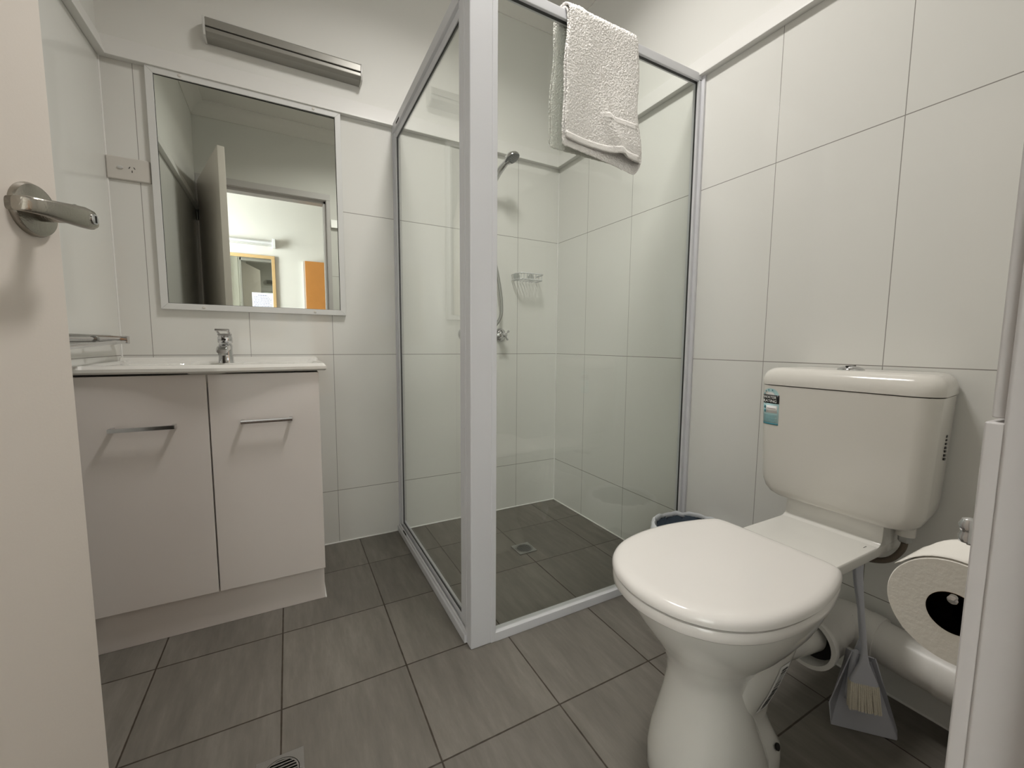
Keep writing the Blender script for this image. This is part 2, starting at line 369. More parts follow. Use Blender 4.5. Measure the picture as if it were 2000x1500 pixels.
# ---- the hall beyond the door, seen in the mirror
HY = -3.48
HX0, HX1 = -3.4, 0.9
struct(MB().box(HX0, HX1, HY, YF-0.121, -0.08, 0).build('floor', HALLF))
struct(MB().box(HX0, HX1, HY, YF-0.121, CEIL, CEIL+0.08).build('ceiling', CEILP))
struct(MB().box(HX0, HX1, HY-0.1, HY, 0, CEIL).build('wall_far', PAINT))
struct(MB().box(HX1, HX1+0.1, HY-0.1, YF-0.121, 0, CEIL).build('wall_hall_right', PAINT))
wl = MB(); wl.box(HX0-0.1, HX0, HY-0.1, YF-0.121, 0, 0.85); wl.box(HX0-0.1, HX0, HY-0.1, YF-0.121, 2.15, CEIL)
wl.box(HX0-0.1, HX0, HY-0.1, -3.4, 0.85, 2.15); wl.box(HX0-0.1, HX0, -2.1, YF-0.121, 0.85, 2.15)
struct(wl.build('wall_hall_left', PAINT))
wf = MB(); wf.box(HX0, XL-0.1, YF-0.24, YF-0.121, 0, CEIL); wf.box(0.1, HX1, YF-0.24, YF-0.121, 0, CEIL)
wf.box(XL-0.1, DXL-0.02, -2.0, -1.981, 0, CEIL); wf.box(DXR+0.026, 0.1, -2.0, -1.981, 0, CEIL); wf.box(DXL-0.02, DXR+0.026, -2.0, -1.981, DH+0.02, CEIL)
struct(wf.build('wall_hall_near', PAINT))
wi = MB()
for y0, y1, z0, z1 in [(-3.4, -2.1, 0.85, 0.89), (-3.4, -2.1, 2.11, 2.15), (-3.4, -3.36, 0.85, 2.15), (-2.14, -2.1, 0.85, 2.15), (-2.77, -2.73, 0.85, 2.15)]:
    wi.box(HX0-0.08, HX0-0.03, y0, y1, z0, z1)
wi = struct(wi.build('window_1', ALU, bevel=0.002))
MB().box(HX0-0.058, HX0-0.054, -3.36, -2.14, 0.89, 2.11).build('pane', glass_mat('clear_window_glass', (0.96, 0.98, 0.97)), wi)

struct(MB().box(HX0, HX1, HY, HY+0.018, 0, 0.22).build('added_board_far', mat('added_dark_board', (0.06, 0.035, 0.02), 0.4, var=0.1, vscale=20)))  # unseen dark board, added to darken handle reflections and cut low hall fill
# ---- door leaf, open into the bathroom
Hx, Hy = -1.787, -1.845
dd = Vector((-1.589-Hx, -1.12-Hy, 0)); dd.normalize(); nn = Vector((dd.y, -dd.x, 0))
LM = Matrix((dd, nn, Vector((0, 0, 1)))).transposed().to_4x4(); LM.translation = (Hx, Hy, 0)
door = struct(MB().box(0, 0.7475, -0.036, 0, 0.012, 2.025, LM).build('door_1', DOORP, bevel=0.0015))
hd = MB()
def LP(s, n, z): return LM @ Vector((s, n, z))
hd.lathe(LP(0.705, 0, 1.052), nn, [(0.0325, 0), (0.033, 0.003), (0.031, 0.007), (0.024, 0.0095), (0.0, 0.010)], 40)
rose_h = hd.build('handle_rose', SATIN, door)
hb = MB().lathe(LP(0.705, 0.008, 1.050), nn, [(0.0115, 0), (0.0115, 0.034), (0.0125, 0.040)], 24)
hb.build('handle_neck', SATIN, door)
lv = MB(); rings = []
for s, n0, hw, th, zc in [(0.729, 0.052, 0.004, 0.004, 1.047), (0.727, 0.052, 0.0085, 0.006, 1.047), (0.72, 0.053, 0.0125, 0.0075, 1.0475), (0.705, 0.054, 0.0135, 0.008, 1.047), (0.685, 0.055, 0.0125, 0.0078, 1.045),
                       (0.66, 0.056, 0.011, 0.007, 1.042), (0.645, 0.055, 0.0098, 0.006, 1.0410), (0.634, 0.053, 0.0092, 0.0055, 1.0400), (0.628, 0.049, 0.0088, 0.0052, 1.0395), (0.6255, 0.043, 0.0082, 0.0045, 1.0392), (0.6255, 0.036, 0.0075, 0.0035, 1.039)]:
    ring = []
    for k in range(20):
        a = 2*math.pi*k/20; ca, sa = math.cos(a), math.sin(a)
        ring.append(LP(s, n0+th*math.copysign(abs(ca)**0.7, ca), zc+hw*math.copysign(abs(sa)**0.7, sa)))
    rings.append(ring)
lv.loft(rings); lvo = lv.build('door_handle', SATIN, door)
sn = MB().lathe(LP(0.713, 0.0605, 1.047), nn, [(0.0066, 0), (0.0066, 0.0022), (0.005, 0.003), (0, 0.003)], 20)
sno = lab(sn.build('privacy_snib', CHROME, lvo), 'small polished snib with a slot')
MB().box(-0.0012, 0.0012, 0, 0.0006, -0.0045, 0.0045, LM @ Matrix.Translation((0.713, 0.0634, 1.047))).build('slot', DARK, lvo)
for hz in (0.25, 1.80):
    h = MB(); h.tube([LP(-0.003, -0.043, hz-0.045), LP(-0.003, -0.043, hz+0.045)], 0.007, 12)
    h.box(0.0, 0.03, -0.038, -0.036, hz-0.045, hz+0.045, LM)
    h.build('hinge', STEEL, door)

# ================================================================== SHOWER SCREEN
SH = thing('shower_screen', 'white framed glass shower screen around the back corner', 'shower screen')
FT = 1.835
XS = YS = -0.885
def prt(name, boxes, m=ALU, bevel=0.0015, parent=SH):
    b = MB()
    for q in boxes: b.box(*q)
    return b.build(name, m, parent, bevel=bevel)
prt('corner_post', [(-0.885, -0.808, -0.885, -0.850, 0, FT), (-0.885, -0.868, -0.852, -0.838, 0, FT)], bevel=0.003)
prt('post_cover_strip', [(-0.8215, -0.8055, -0.8865, -0.853, 0.0, FT)])
prt('door_stile', [(-0.8835, -0.862, -0.836, -0.803, 0.042, FT-0.02)], bevel=0.002)
prt('wall_channel', [(-0.885, -0.868, -0.008, 0, 0, FT), (-0.8815, -0.872, -0.020, -0.006, 0, FT), (-0.879, -0.864, -0.034, -0.022, 0.04, FT-0.03)])
prt('head_rail', [(-0.886, -0.852, -0.84, 0, FT-0.036, FT), (-0.876, -0.862, -0.84, 0, FT-0.060, FT-0.034)])
prt('sill_rail', [(-0.892, -0.848, -0.85, 0, 0, 0.026), (-0.886, -0.880, -0.85, 0, 0.02, 0.036), (-0.874, -0.856, -0.85, 0, 0.02, 0.048)])
prt('head_rail', [(-0.81, 0, -0.885, -0.860, FT-0.026, FT)])
prt('sill_rail', [(-0.81, 0, -0.887, -0.857, 0, 0.028)])
prt('wall_channel', [(-0.022, 0, -0.885, -0.860, 0.02, FT-0.02), (-0.010, 0, -0.897, -0.883, 0.0, FT-0.004)])
for y0, y1 in ((-0.115, -0.095),):
    for z0 in (FT-0.030, 0.030):
        prt('rail_slot', [(-0.8872, -0.8855, y0-0.02, y1+0.01, z0, z0+0.007)], DARK, 0)
prt('side_glass', [(-0.871, -0.867, -0.806, -0.028, 0.04, FT-0.05)], GLASS, 0)
prt('front_glass', [(-0.808, -0.020, -0.874, -0.870, 0.022, FT-0.022)], GLASS, 0)
prt('glazing_seal', [(-0.0228, -0.0208, -0.8765, -0.8705, 0.025, FT-0.024), (-0.807, -0.0205, -0.8765, -0.869, FT-0.0285, FT-0.0262), (-0.8060, -0.8048, -0.8765, -0.870, 0.025, FT-0.024)], SEAL, 0)
prt('glazing_seal', [(-0.8725, -0.8655, -0.806, -0.02, FT-0.0625, FT-0.0605), (-0.8725, -0.866, -0.0362, -0.0345, 0.045, FT-0.05), (-0.8725, -0.8655, -0.806, -0.02, 0.0485, 0.0500)], SEAL, 0)

# ================================================================== TOWEL
def towel():
    tw = thing('towel', 'white terry towel folded over the top rail of the shower screen', 'towel')
    ytop, zt = -0.8725, FT
    def path(t, lay):
        # t in metres: 0 at the crest, + towards the room (front), - into the shower; lay 0 inner 1 outer
        r = 0.0205+0.009*lay
        a = math.pi/2*r
        if abs(t) <= a: an = t/r; return Vector((0, ytop-r*math.sin(an), zt+r*math.cos(an)-0.0120))
        s = 1 if t > 0 else -1
        return Vector((0, ytop-s*r, zt-(abs(t)-a)-0.0120))
    NU, NT = 60, 90
    front, back = 0.395, 0.385
    rows = []
    for i in range(NT+1):
        t = -back+(front+back)*i/NT; row = []
        dn = min(1, abs(t)/0.35); fr_ = t > 0
        for j in range(NU+1):
            u = j/NU                       # 0..1 across: outer layer left->right, round fold, inner layer back
            wd = 0.262
            if u < 0.47: x = u/0.47; lay = 1.0; fold = 0
            elif u < 0.53:
                a = (u-0.47)/0.06; x = 1+0.012*math.sin(a*math.pi); lay = 0.5+0.5*math.cos(a*math.pi)
            else: x = 1-(u-0.53)/0.47; lay = 0.0
            xx = -0.598+wd*x
            p = path(t, lay); 
            # drape: drift, wrinkles and the spread of the two layers at the lower right
            wr = 0.005*dn*math.sin(x*7+t*4+1.0)*(0.35+0.65*lay) + (0.004+0.014*dn)*math.exp(-((x-0.12-1.45*abs(t))/0.07)**2)*lay + 0.003*dn*lay
            if fr_:
                p.y -= wr*lay + dn*dn*0.020*lay*(x**2) + 0.006*dn
                hang = 0.032*x*dn*(1 if lay < 0.5 else 0.72)
                p.z -= hang*(0.6+0.4*x)*min(1, t/0.39)**1.5
                xx += -0.010*(1-x)*dn**3 + (0.004*math.sin(t*20))
            else:
                p.y += abs(wr)*0.7*lay+0.004*dn
                xx += -0.018*(1-x)*dn
            p.x = xx+0.003*math.sin(t*31+x*3)
            row.append(p)
        rows.append(row)
    b = MB(); b.loft(rows, False, True, closed=False)
    o = b.build('folded_cloth', TERRY, tw)
    so = o.modifiers.new('s', 'SOLIDIFY'); so.thickness = 0.0055; so.offset = 0
    sb = o.modifiers.new('sub', 'SUBSURF'); sb.levels = 3; sb.render_levels = 3
    tx = bpy.data.textures.new('terry_noise', 'CLOUDS'); tx.noise_scale = 0.0036; tx.noise_depth = 2
    dm = o.modifiers.new('d', 'DISPLACE'); dm.texture = tx; dm.strength = 0.0046; dm.texture_coords = 'GLOBAL'
    # flat woven band and hem follow the outer layer near the lower edge
    for nm, tz, h in (('woven_band', 0.293, 0.016), ('hem', 0.378, 0.017)):
        hb_ = MB(); i0 = None; rs = []
        for k in range(5):
            tt = tz+h*k/4; fi = (tt+back)/(front+back)*NT; i = min(NT-1, int(fi)); f = fi-i
            j0 = 13 if nm == 'woven_band' else 0
            rs.append([rows[i][j].lerp(rows[i+1][j], f)+Vector((0, -0.0040 if nm == 'hem' else -0.0030, 0)) for j in range(j0, 28)])
        hb_.loft(rs, False, True, closed=False); h_ = hb_.build(nm, TERRY, tw)
        s2 = h_.modifiers.new('s', 'SOLIDIFY'); s2.thickness = 0.0014; s2.offset = 0
towel()

# ================================================================== VANITY
VX0, VX1, VY = -1.835, -1.236, -0.435
V = thing('vanity_cabinet', 'gloss white vanity cabinet with two doors and a ceramic basin top', 'vanity')
cb = MB(); cb.box(VX0+0.002, VX1, VY+0.020, -0.003, 0.118, 0.795)
cb.build('carcass', CARC, V, bevel=0.001)
MB().box(VX0+0.002, VX1-0.003, VY+0.024, -0.003, 0.0, 0.118).build('kickboard', LAM, V, bevel=0.0008)
ck = struct(MB().tube([(VX1, VY+0.022, 0.001), (VX1, -0.003, 0.001)], 0.0025, 6).build('trim_16', CAULK))
for x0, x1, hx0, hx1, nm in ((VX0+0.003, -1.5375, -1.755, -1.612, 'left'), (-1.5335, VX1, -1.456, -1.317, 'right')):
    dr = MB().box(x0, x1, VY, VY+0.018, 0.120, 0.793).build('door', LAM, V, bevel=0.0012)
    h = MB(); z = 0.648
    h.box(hx0, hx1, VY-0.030, VY-0.023, z-0.0055, z+0.0055); h.box(hx0, hx0+0.009, VY-0.026, VY, z-0.0055, z+0.0055); h.box(hx1-0.009, hx1, VY-0.026, VY, z-0.0055, z+0.0055)
    h.build('handle', CHROME, dr, bevel=0.0008)
MB().box(VX0+0.004, VX1-0.004, VY+0.004, -0.01, 0.7945, 0.7985).build('shadow_gap', DARK, V)
# ceramic basin top as one height field
def basin():
    nx, ny = 90, 60; X0, X1 = XL+0.001, -1.212; b = MB(); top = []
    def yfront(x):
        c = -1.50; return -0.448-0.026*math.exp(-((x-c)/0.15)**2)
    def ht(x, y, yf):
        z = 0.823
        e = min(X1-x, y-yf, 1)
        if e < 0.012: z -= 0.010*(1-math.sqrt(max(0, 1-((0.012-e)/0.012)**2)))
        # recessed deck inside the rim
        d = min(x-X0-0.02, X1-0.030-x, y-yf-0.022, -0.022-y)
        k = max(0, min(1, d/0.012)); k = k*k*(3-2*k); z -= 0.009*k
        bx, by = (x+1.52)/0.235, (y+0.285)/0.150; q = abs(bx)**2.6+abs(by)**2.6
        if q < 1: z -= 0.105*(1-q)**0.55
        if y > -0.02: z += 0.010
        return z
    rings = []
    for j in range(ny+1):
        r = []
        for i in range(nx+1):
            x = X0+(X1-X0)*i/nx; yf = yfront(x); y = yf+(-0.003-yf)*j/ny
            r.append(Vector((x, y, ht(x, y, yf))))
        rings.append(r)
    b.loft(rings, False, True, closed=False)
    # skirt and underside
    edge = [rings[0][i] for i in range(nx+1)]+[rings[j][nx] for j in range(1, ny+1)]+[rings[ny][i] for i in range(nx-1, -1, -1)]+[rings[j][0] for j in range(ny-1, 0, -1)]
    lo = [Vector((p.x, p.y, 0.8045)) for p in edge]; lo2 = [Vector((p.x*0.985-1.52*0.015, p.y*0.97-0.22*0.03, 0.799)) for p in edge]
    b.loft([edge, lo, lo2], False, True)
    b.f.append(tuple(range(len(b.v)-len(lo2), len(b.v)))); b.sm.append(False)
    o = b.build('basin_top', CERAM, V)
    MB().lathe((-1.518, -0.147, 0.790), (0, -1, 0.55), [(0.011, 0), (0.011, 0.004), (0.008, 0.0045), (0, 0.003)], 20).build('overflow', DARK, o)
    return o
basin()
T = thing('basin_mixer_tap', 'chrome single lever mixer tap on the vanity basin', 'tap')
tx_, ty_ = -1.5205, -0.105
tb = MB()
def trr(z, w, d, yo=0): return [Vector((tx_+p[0], ty_+yo+p[1], z)) for p in rrect(-w, w, -d, d, min(w, d)*0.6)]
tb.loft([trr(0.8135, 0.0245, 0.024), trr(0.818, 0.023, 0.023), trr(0.84, 0.0215, 0.022), trr(0.862, 0.0205, 0.022), trr(0.878, 0.021, 0.022), trr(0.884, 0.018, 0.019)])
tb.build('body', CHROME, T)
sp = MB(); rr = []
for y, z, w, h in [(ty_, 0.868, 0.018, 0.013), (ty_-0.04, 0.869, 0.018, 0.012), (ty_-0.08, 0.866, 0.0175, 0.011), (ty_-0.108, 0.860, 0.0165, 0.0095), (ty_-0.116, 0.857, 0.013, 0.006)]:
    rr.append([Vector((tx_+p[0], y, z+p[1])) for p in rrect(-w, w, -h, h, h*0.7)])
sp.loft(rr); spo = sp.build('spout', CHROME, T)
MB().lathe((tx_, ty_-0.100, 0.853), (0, 0, -1), [(0.0125, 0), (0.0125, 0.009), (0.010, 0.010), (0, 0.008)], 24).build('aerator', STEEL, spo)
lc = MB(); lc.loft([trr(0.885, 0.020, 0.021), trr(0.889, 0.0225, 0.0235), trr(0.905, 0.022, 0.023), trr(0.913, 0.019, 0.020)]); lc.build('cartridge_cap', CHROME, T)
lp = MB()
for sx in (-1, 1):
    lp.loft([[Vector((tx_+sx*0.0165+q[0], y, z+q[1])) for q in rrect(-0.004, 0.004, -0.0035, 0.0035, 0.002, 3)] for y, z in ((ty_+0.01, 0.912), (ty_-0.03, 0.922), (ty_-0.072, 0.931))])
lp.loft([[Vector((tx_+x, ty_-0.072+q[0], 0.931+q[1])) for q in rrect(-0.006, 0.006, -0.0035, 0.0035, 0.002, 3)] for x in (-0.0205, 0.0205)])
lp.loft([[Vector((tx_+x, ty_-0.012+q[0], 0.916+q[1])) for q in rrect(-0.008, 0.008, -0.0035, 0.0035, 0.002, 3)] for x in (-0.0205, 0.0205)])
lp.build('loop_lever', CHROME, T, bevel=0)
MB().lathe((tx_, ty_-0.0225, 0.898), (0, -1, 0), [(0.0042, 0), (0.0042, 0.0015), (0, 0.0016)], 16).build('indicator_dot', DARK, T)

# ================================================================== MIRROR, LAMP, SOCKET, RAIL
MI = thing('wall_mirror', 'white framed rectangular mirror on the tiled wall above the vanity', 'mirror')
mx0, mx1, mz0, mz1, fw = -1.7150, -1.0965, 1.0060, 1.8260, 0.0215
MM = Matrix.Translation(((mx0+mx1)/2, -0.0095, 0)) @ Matrix.Rotation(0.006, 4, 'Z')
MB().box(-(mx1-mx0)/2+0.01, (mx1-mx0)/2-0.01, -0.002, 0.002, mz0+0.01, mz1-0.01, MM).build('mirror_glass', MIRR, MI)
def mitre(name, a, b_, inn):
    poly = [a, b_, inn[1], inn[0]]
    v = [Vector((x, -0.0185, z)) for x, z in poly]+[Vector((x, -0.001, z)) for x, z in poly]
    return MB().add(v, [(0, 1, 2, 3), (7, 6, 5, 4), (0, 4, 5, 1), (1, 5, 6, 2), (2, 6, 7, 3), (3, 7, 4, 0)]).build(name, MFRAME, MI, bevel=0.001)
o4 = [(mx0, mz0), (mx1, mz0), (mx1, mz1), (mx0, mz1)]; i4 = [(mx0+fw, mz0+fw), (mx1-fw, mz0+fw), (mx1-fw, mz1-fw), (mx0+fw, mz1-fw)]
for k in range(4): mitre('frame_rail', o4[k], o4[(k+1) % 4], [i4[k], i4[(k+1) % 4]])
sl = MB(); ig = 0.0012
sl.box(mx0+fw, mx1-fw, -0.0145, -0.0135, mz0+fw, mz0+fw+ig); sl.box(mx0+fw, mx1-fw, -0.0145, -0.0135, mz1-fw-ig*1.6, mz1-fw)
sl.box(mx1-fw-ig, mx1-fw, -0.0145, -0.0135, mz0+fw, mz1-fw); sl.box(mx0+fw, mx0+fw+ig, -0.0145, -0.0135, mz0+fw, mz1-fw)
sl.build('dark_reveal', SEAL, MI)
for x, z in ((mx0+0.095, mz1-0.010), (mx1-0.10, mz1-0.010), (mx0+0.125, mz0+0.010), (mx1-0.12, mz0+0.010)):
    MB().lathe((x, -0.018, z), (0, -1, 0), [(0.0055, 0), (0.005, 0.0018), (0.003, 0.003), (0, 0.0033)], 16).build('screw_cap', PLATE, MI)

LA = thing('wall_lamp', 'long grey strip lamp on the painted wall above the mirror', 'lamp')
lx0, lx1 = -1.540, -1.011
def lsec(x, poly): return [Vector((x, y, z)) for y, z in poly]
top_p = [(-0.001, 2.022), (-0.046, 2.022), (-0.056, 2.014), (-0.056, 1.988), (-0.001, 1.988)]
bot_p = [(-0.001, 1.9835), (-0.056, 1.9835), (-0.056, 1.970), (-0.044, 1.959), (-0.001, 1.957)]
MB().loft([lsec(lx0+0.006, top_p), lsec(lx1-0.006, top_p)], True, False).build('upper_housing', LAMPG, LA, bevel=0.002)
MB().loft([lsec(lx0+0.006, bot_p), lsec(lx1-0.006, bot_p)], True, False).build('lower_diffuser', LAMPG, LA, bevel=0.002)
MB().box(lx0+0.006, lx1-0.006, -0.050, -0.002, 1.9832, 1.9883).build('slot', DARK, LA)
cap_p = [(-0.001, 2.026), (-0.032, 2.028), (-0.052, 2.021), (-0.0585, 2.006), (-0.0585, 1.972), (-0.052, 1.958), (-0.032, 1.951), (-0.001, 1.954)]
for x0, x1 in ((lx0, lx0+0.007), (lx1-0.007, lx1)):
    MB().loft([lsec(x0, cap_p), lsec(x1, cap_p)], True, False).build('end_cap', LAMPE, LA, bevel=0.0015)

SO = thing('power_socket', 'cream power socket plate with one switch beside the mirror', 'socket')
sx0, sx1, sz0, sz1 = -1.8345, -1.7195, 1.4375, 1.5115
MB().loft([[Vector((p[0], y, p[1])) for p in rrect(sx0+i, sx1-i, sz0+i, sz1-i, 0.003)] for y, i in ((-0.001, 0), (-0.0075, 0), (-0.0095, 0.0025))], True, False).build('plate', PLATE, SO, bevel=0.0006)
MB().loft([[Vector((-1.7985+0.0078*f*math.cos(a*math.pi/12), y, 1.4765+0.0058*f*math.sin(a*math.pi/12))) for a in range(24)] for y, f in ((-0.009, 1), (-0.0125, 1), (-0.0135, 0.8))]).build('switch', LAMPE, SO)
pins = MB()
for px_, pz_, an in ((-1.7745, 1.4790, 30), (-1.7615, 1.4790, -30), (-1.768, 1.4675, 0)):
    mt = Matrix.Translation((px_, -0.0097, pz_)) @ Matrix.Rotation(R(an), 4, 'Y')
    pins.box(-0.0011, 0.0011, -0.0004, 0.0004, -0.0037, 0.0037, mt)
pins.build('socket_slots', BLACK, SO)
MB().lathe((-1.768, -0.0094, 1.4765), (0, -1, 0), [(0.0150, 0), (0.0150, 0.0004), (0.0143, 0.0004)], 28).build('outlet_ring', PLATE, SO)

RA = thing('towel_rail', 'chrome double towel rail on the left wall beside the vanity', 'towel rail')
MB().box(XL+0.001, XL+0.006, -0.62, -0.085, 0.885, 0.908).build('wall_plate', STEEL, RA, bevel=0.001)
MB().tube([(XL+0.030, -0.60, 0.893), (XL+0.030, -0.10, 0.897)], 0.0052, 12).build('inner_bar', CHROME, RA)
MB().tube([(XL+0.062, -0.60, 0.874), (XL+0.036, -0.095, 0.888)], 0.0065, 12).build('outer_bar', CHROME, RA)
bk = MB(); bk.box(XL+0.001, XL+0.045, -0.10, -0.078, 0.881, 0.907); bk.build('bracket', CHROME, RA, bevel=0.002)
MB().box(XL+0.001, XL+0.070, -0.622, -0.60, 0.866, 0.907).build('bracket', CHROME, RA, bevel=0.002)
MB().lathe((XL+0.030, -0.33, 0.895), (0, 1, 0), [(0.009, 0), (0.010, 0.004), (0.010, 0.012), (0.007, 0.016)], 16).build('joint_collar', STEEL, RA)

# ================================================================== SHOWER FITTINGS
HS = thing('hand_shower', 'chrome hand shower with a grey spray face and a long metal hose', 'hand shower')
hp = catmull([(-0.470, -0.055, 1.560), (-0.452, -0.066, 1.610), (-0.430, -0.085, 1.660), (-0.412, -0.108, 1.700), (-0.396, -0.138, 1.728), (-0.385, -0.160, 1.738)], 6)
nh = len(hp)
MB().tube(hp, [0.0128+0.002*math.sin(i/nh*math.pi)+(0.004 if i > nh*0.85 else 0) for i in range(nh)], 16).build('handle', CHROME, HS)
hdir = Vector((0.30, -0.30, -0.90)).normalized(); hc = Vector((-0.378, -0.165, 1.748))
MB().lathe(hc-hdir*0.020, hdir, [(0.004, 0), (0.020, 0.003), (0.033, 0.012), (0.038, 0.022), (0.0375, 0.027)], 32).build('head', CHROME, HS)
face = lab(MB().lathe(hc+hdir*0.007, hdir, [(0.0365, 0), (0.034, 0.003), (0.030, 0.0045), (0, 0.005)], 32).build('spray_face', mat('grey_spray_face', (0.10, 0.11, 0.11), 0.35), HS), 'grey spray face with small nozzles')
nz = MB(); uu = hdir.cross(Vector((1, 0, 0))).normalized(); ww = hdir.cross(uu)
for rad, cnt in ((0.009, 6), (0.018, 12), (0.027, 18)):
    for k in range(cnt):
        a = 2*math.pi*k/cnt; nz.lathe(hc+hdir*0.0105+uu*rad*math.cos(a)+ww*rad*math.sin(a), hdir, [(0.0015, 0), (0.001, 0.003)], 6)
nzo = nz.build('nozzles', STEEL, HS); nzo.parent = face
MB().lathe((-0.426, -0.101, 1.648), (0.5, -0.8, 0.1), [(0.004, 0), (0.004, 0.004), (0, 0.005)], 10).build('setting_button', BLACK, HS)
hose = catmull([(-0.466, -0.052, 1.556), (-0.456, -0.05, 1.5), (-0.431, -0.046, 1.42), (-0.411, -0.042, 1.33), (-0.388, -0.04, 1.24), (-0.372, -0.04, 1.16), (-0.364, -0.04, 1.09), (-0.368, -0.04, 1.03), (-0.396, -0.038, 0.985), (-0.429, -0.032, 0.962), (-0.464, -0.02, 0.955)], 26)
MB().tube(hose, [0.0078+0.0008*(k % 2) for k in range(len(hose))], 10).build('hose', STEEL, HS)
MB().lathe((-0.47, -0.0005, 0.955), (0, -1, 0), [(0.024, 0), (0.022, 0.006), (0.012, 0.010), (0.010, 0.028)], 24).build('wall_elbow', CHROME, HS)
MB().lathe((-0.470, -0.0005, 1.565), (0, -1, 0), [(0.022, 0), (0.021, 0.006), (0.011, 0.010), (0.011, 0.04)], 24).build('wall_bracket', CHROME, HS)
def cross_tap(x, z, label):
    t = thing('shower_tap', label, 'tap', 'cross handle taps on the shower wall')
    MB().lathe((x, -0.0005, z), (0, -1, 0), [(0.035, 0), (0.034, 0.006), (0.027, 0.014), (0.014, 0.020), (0.012, 0.026), (0.015, 0.030), (0.015, 0.040)], 32).build('flange', CHROME, t)
    MB().lathe((x, -0.038, z), (0, -1, 0), [(0.012, 0), (0.014, 0.006), (0.013, 0.022), (0.009, 0.026), (0, 0.027)], 24).build('hub', CHROME, t)
    for k in range(4):
        a = R(38+90*k); d = Vector((math.cos(a), 0, math.sin(a)))
        MB().tube([Vector((x, -0.052, z))+d*0.008, Vector((x, -0.052, z))+d*0.020, Vector((x, -0.053, z))+d*0.031, Vector((x, -0.053, z))+d*0.034], [0.0045, 0.0042, 0.0062, 0.003], 10).build('handle_arm', CHROME, t)
cross_tap(-0.353, 0.937, 'chrome cross handle shower tap seen right of the hose bottom')
cross_tap(-0.548, 0.937, 'chrome cross handle shower tap almost hidden behind the white corner post')
BA = thing('soap_basket', 'small clear plastic soap basket on the shower wall beside the hose', 'soap basket')
bx0, bx1, bz = -0.286, -0.140, 1.226
def loop(z, y1, r=0.0022): return catmull([(bx0, -0.004, z), (bx0, y1*0.55, z), (bx0+0.012, y1, z), ((bx0+bx1)/2, y1*1.06, z), (bx1-0.012, y1, z), (bx1, y1*0.55, z), (bx1, -0.004, z)], 6)
MB().tube(loop(bz+0.022, -0.085), 0.0032, 8).build('rim', mat('clear_basket_plastic', (0.70, 0.71, 0.71), 0.12, spec=0.9), BA)
BP = bpy.data.materials['clear_basket_plastic']
MB().tube(loop(bz-0.006, -0.078), 0.0026, 8).build('lower_rim', BP, BA)
fl = MB()
for k in range(8):
    x = bx0+0.012+(bx1-bx0-0.024)*k/7
    fl.tube([(x, -0.082, bz+0.022), (x, -0.078, bz-0.006), (x, -0.006, bz-0.008)], 0.002, 6)
fl.build('slats', BP, BA)
for x in (bx0+0.03, bx1-0.03):
    MB().lathe((x, -0.0006, bz+0.016), (0, -1, 0), [(0.020, 0), (0.018, 0.003), (0.008, 0.006), (0.006, 0.012)], 20).build('suction_cup', CLEARP, BA)

def floor_drain(x, y, label, s=0.045, rot=0):
    t = thing('floor_drain', label, 'drain')
    mt = Matrix.Translation((x, y, 0)) @ Matrix.Rotation(R(rot), 4, 'Z')
    pl = MB(); n = 48; inner = [mt @ Vector((0.036*math.cos(2*math.pi*k/n), 0.036*math.sin(2*math.pi*k/n), 0.0035)) for k in range(n)]
    outer = []
    for k in range(n):
        a = 2*math.pi*k/n; q = max(abs(math.cos(a)), abs(math.sin(a))); outer.append(mt @ Vector((s*math.cos(a)/q, s*math.sin(a)/q, 0.0035)))
    lo = [p-Vector((0, 0, 0.0033)) for p in outer]; lin = [p-Vector((0, 0, 0.003)) for p in inner]
    pl.loft([lo, outer, inner, lin], False, False).build('frame_plate', STEEL, t, smooth=False)
    MB().lathe(mt @ Vector((0, 0, 0.0004)), (0, 0, 1), [(0.0352, 0), (0.0352, 0.0006), (0, 0.0006)], 36).build('dark_sump', DARK, t)
    g = MB(); g.lathe(mt @ Vector((0, 0, 0.001)), (0, 0, 1), [(0.0345, 0), (0.0345, 0.0028), (0.0315, 0.0028), (0.0315, 0)], 40)
    for k in range(-4, 5):
        yy = k*0.0070; hw = math.sqrt(max(0, 0.032**2-yy**2))
        g.box(-hw, hw, yy-0.0015, yy+0.0015, 0.001, 0.0037, mt)
    g.build('grate', STEEL, t)
floor_drain(-0.447, -0.432, 'round steel drain grate in the shower floor', 0.042)
floor_drain(-1.3685, -1.0275, 'square steel floor drain at the front edge of the room floor', 0.0445, 0)
tag(MB().lathe((-1.127, -1.165, 0.001), (0, 0, 1), [(0.0045, 0), (0.0055, 0.002), (0.004, 0.003), (0.002, 0.001)], 12).build('floor_crumb', mat('tan_crumb', (0.35, 0.28, 0.2), 0.8)), 'tiny dark crumb lying on the floor tiles right of the drain', 'crumb')

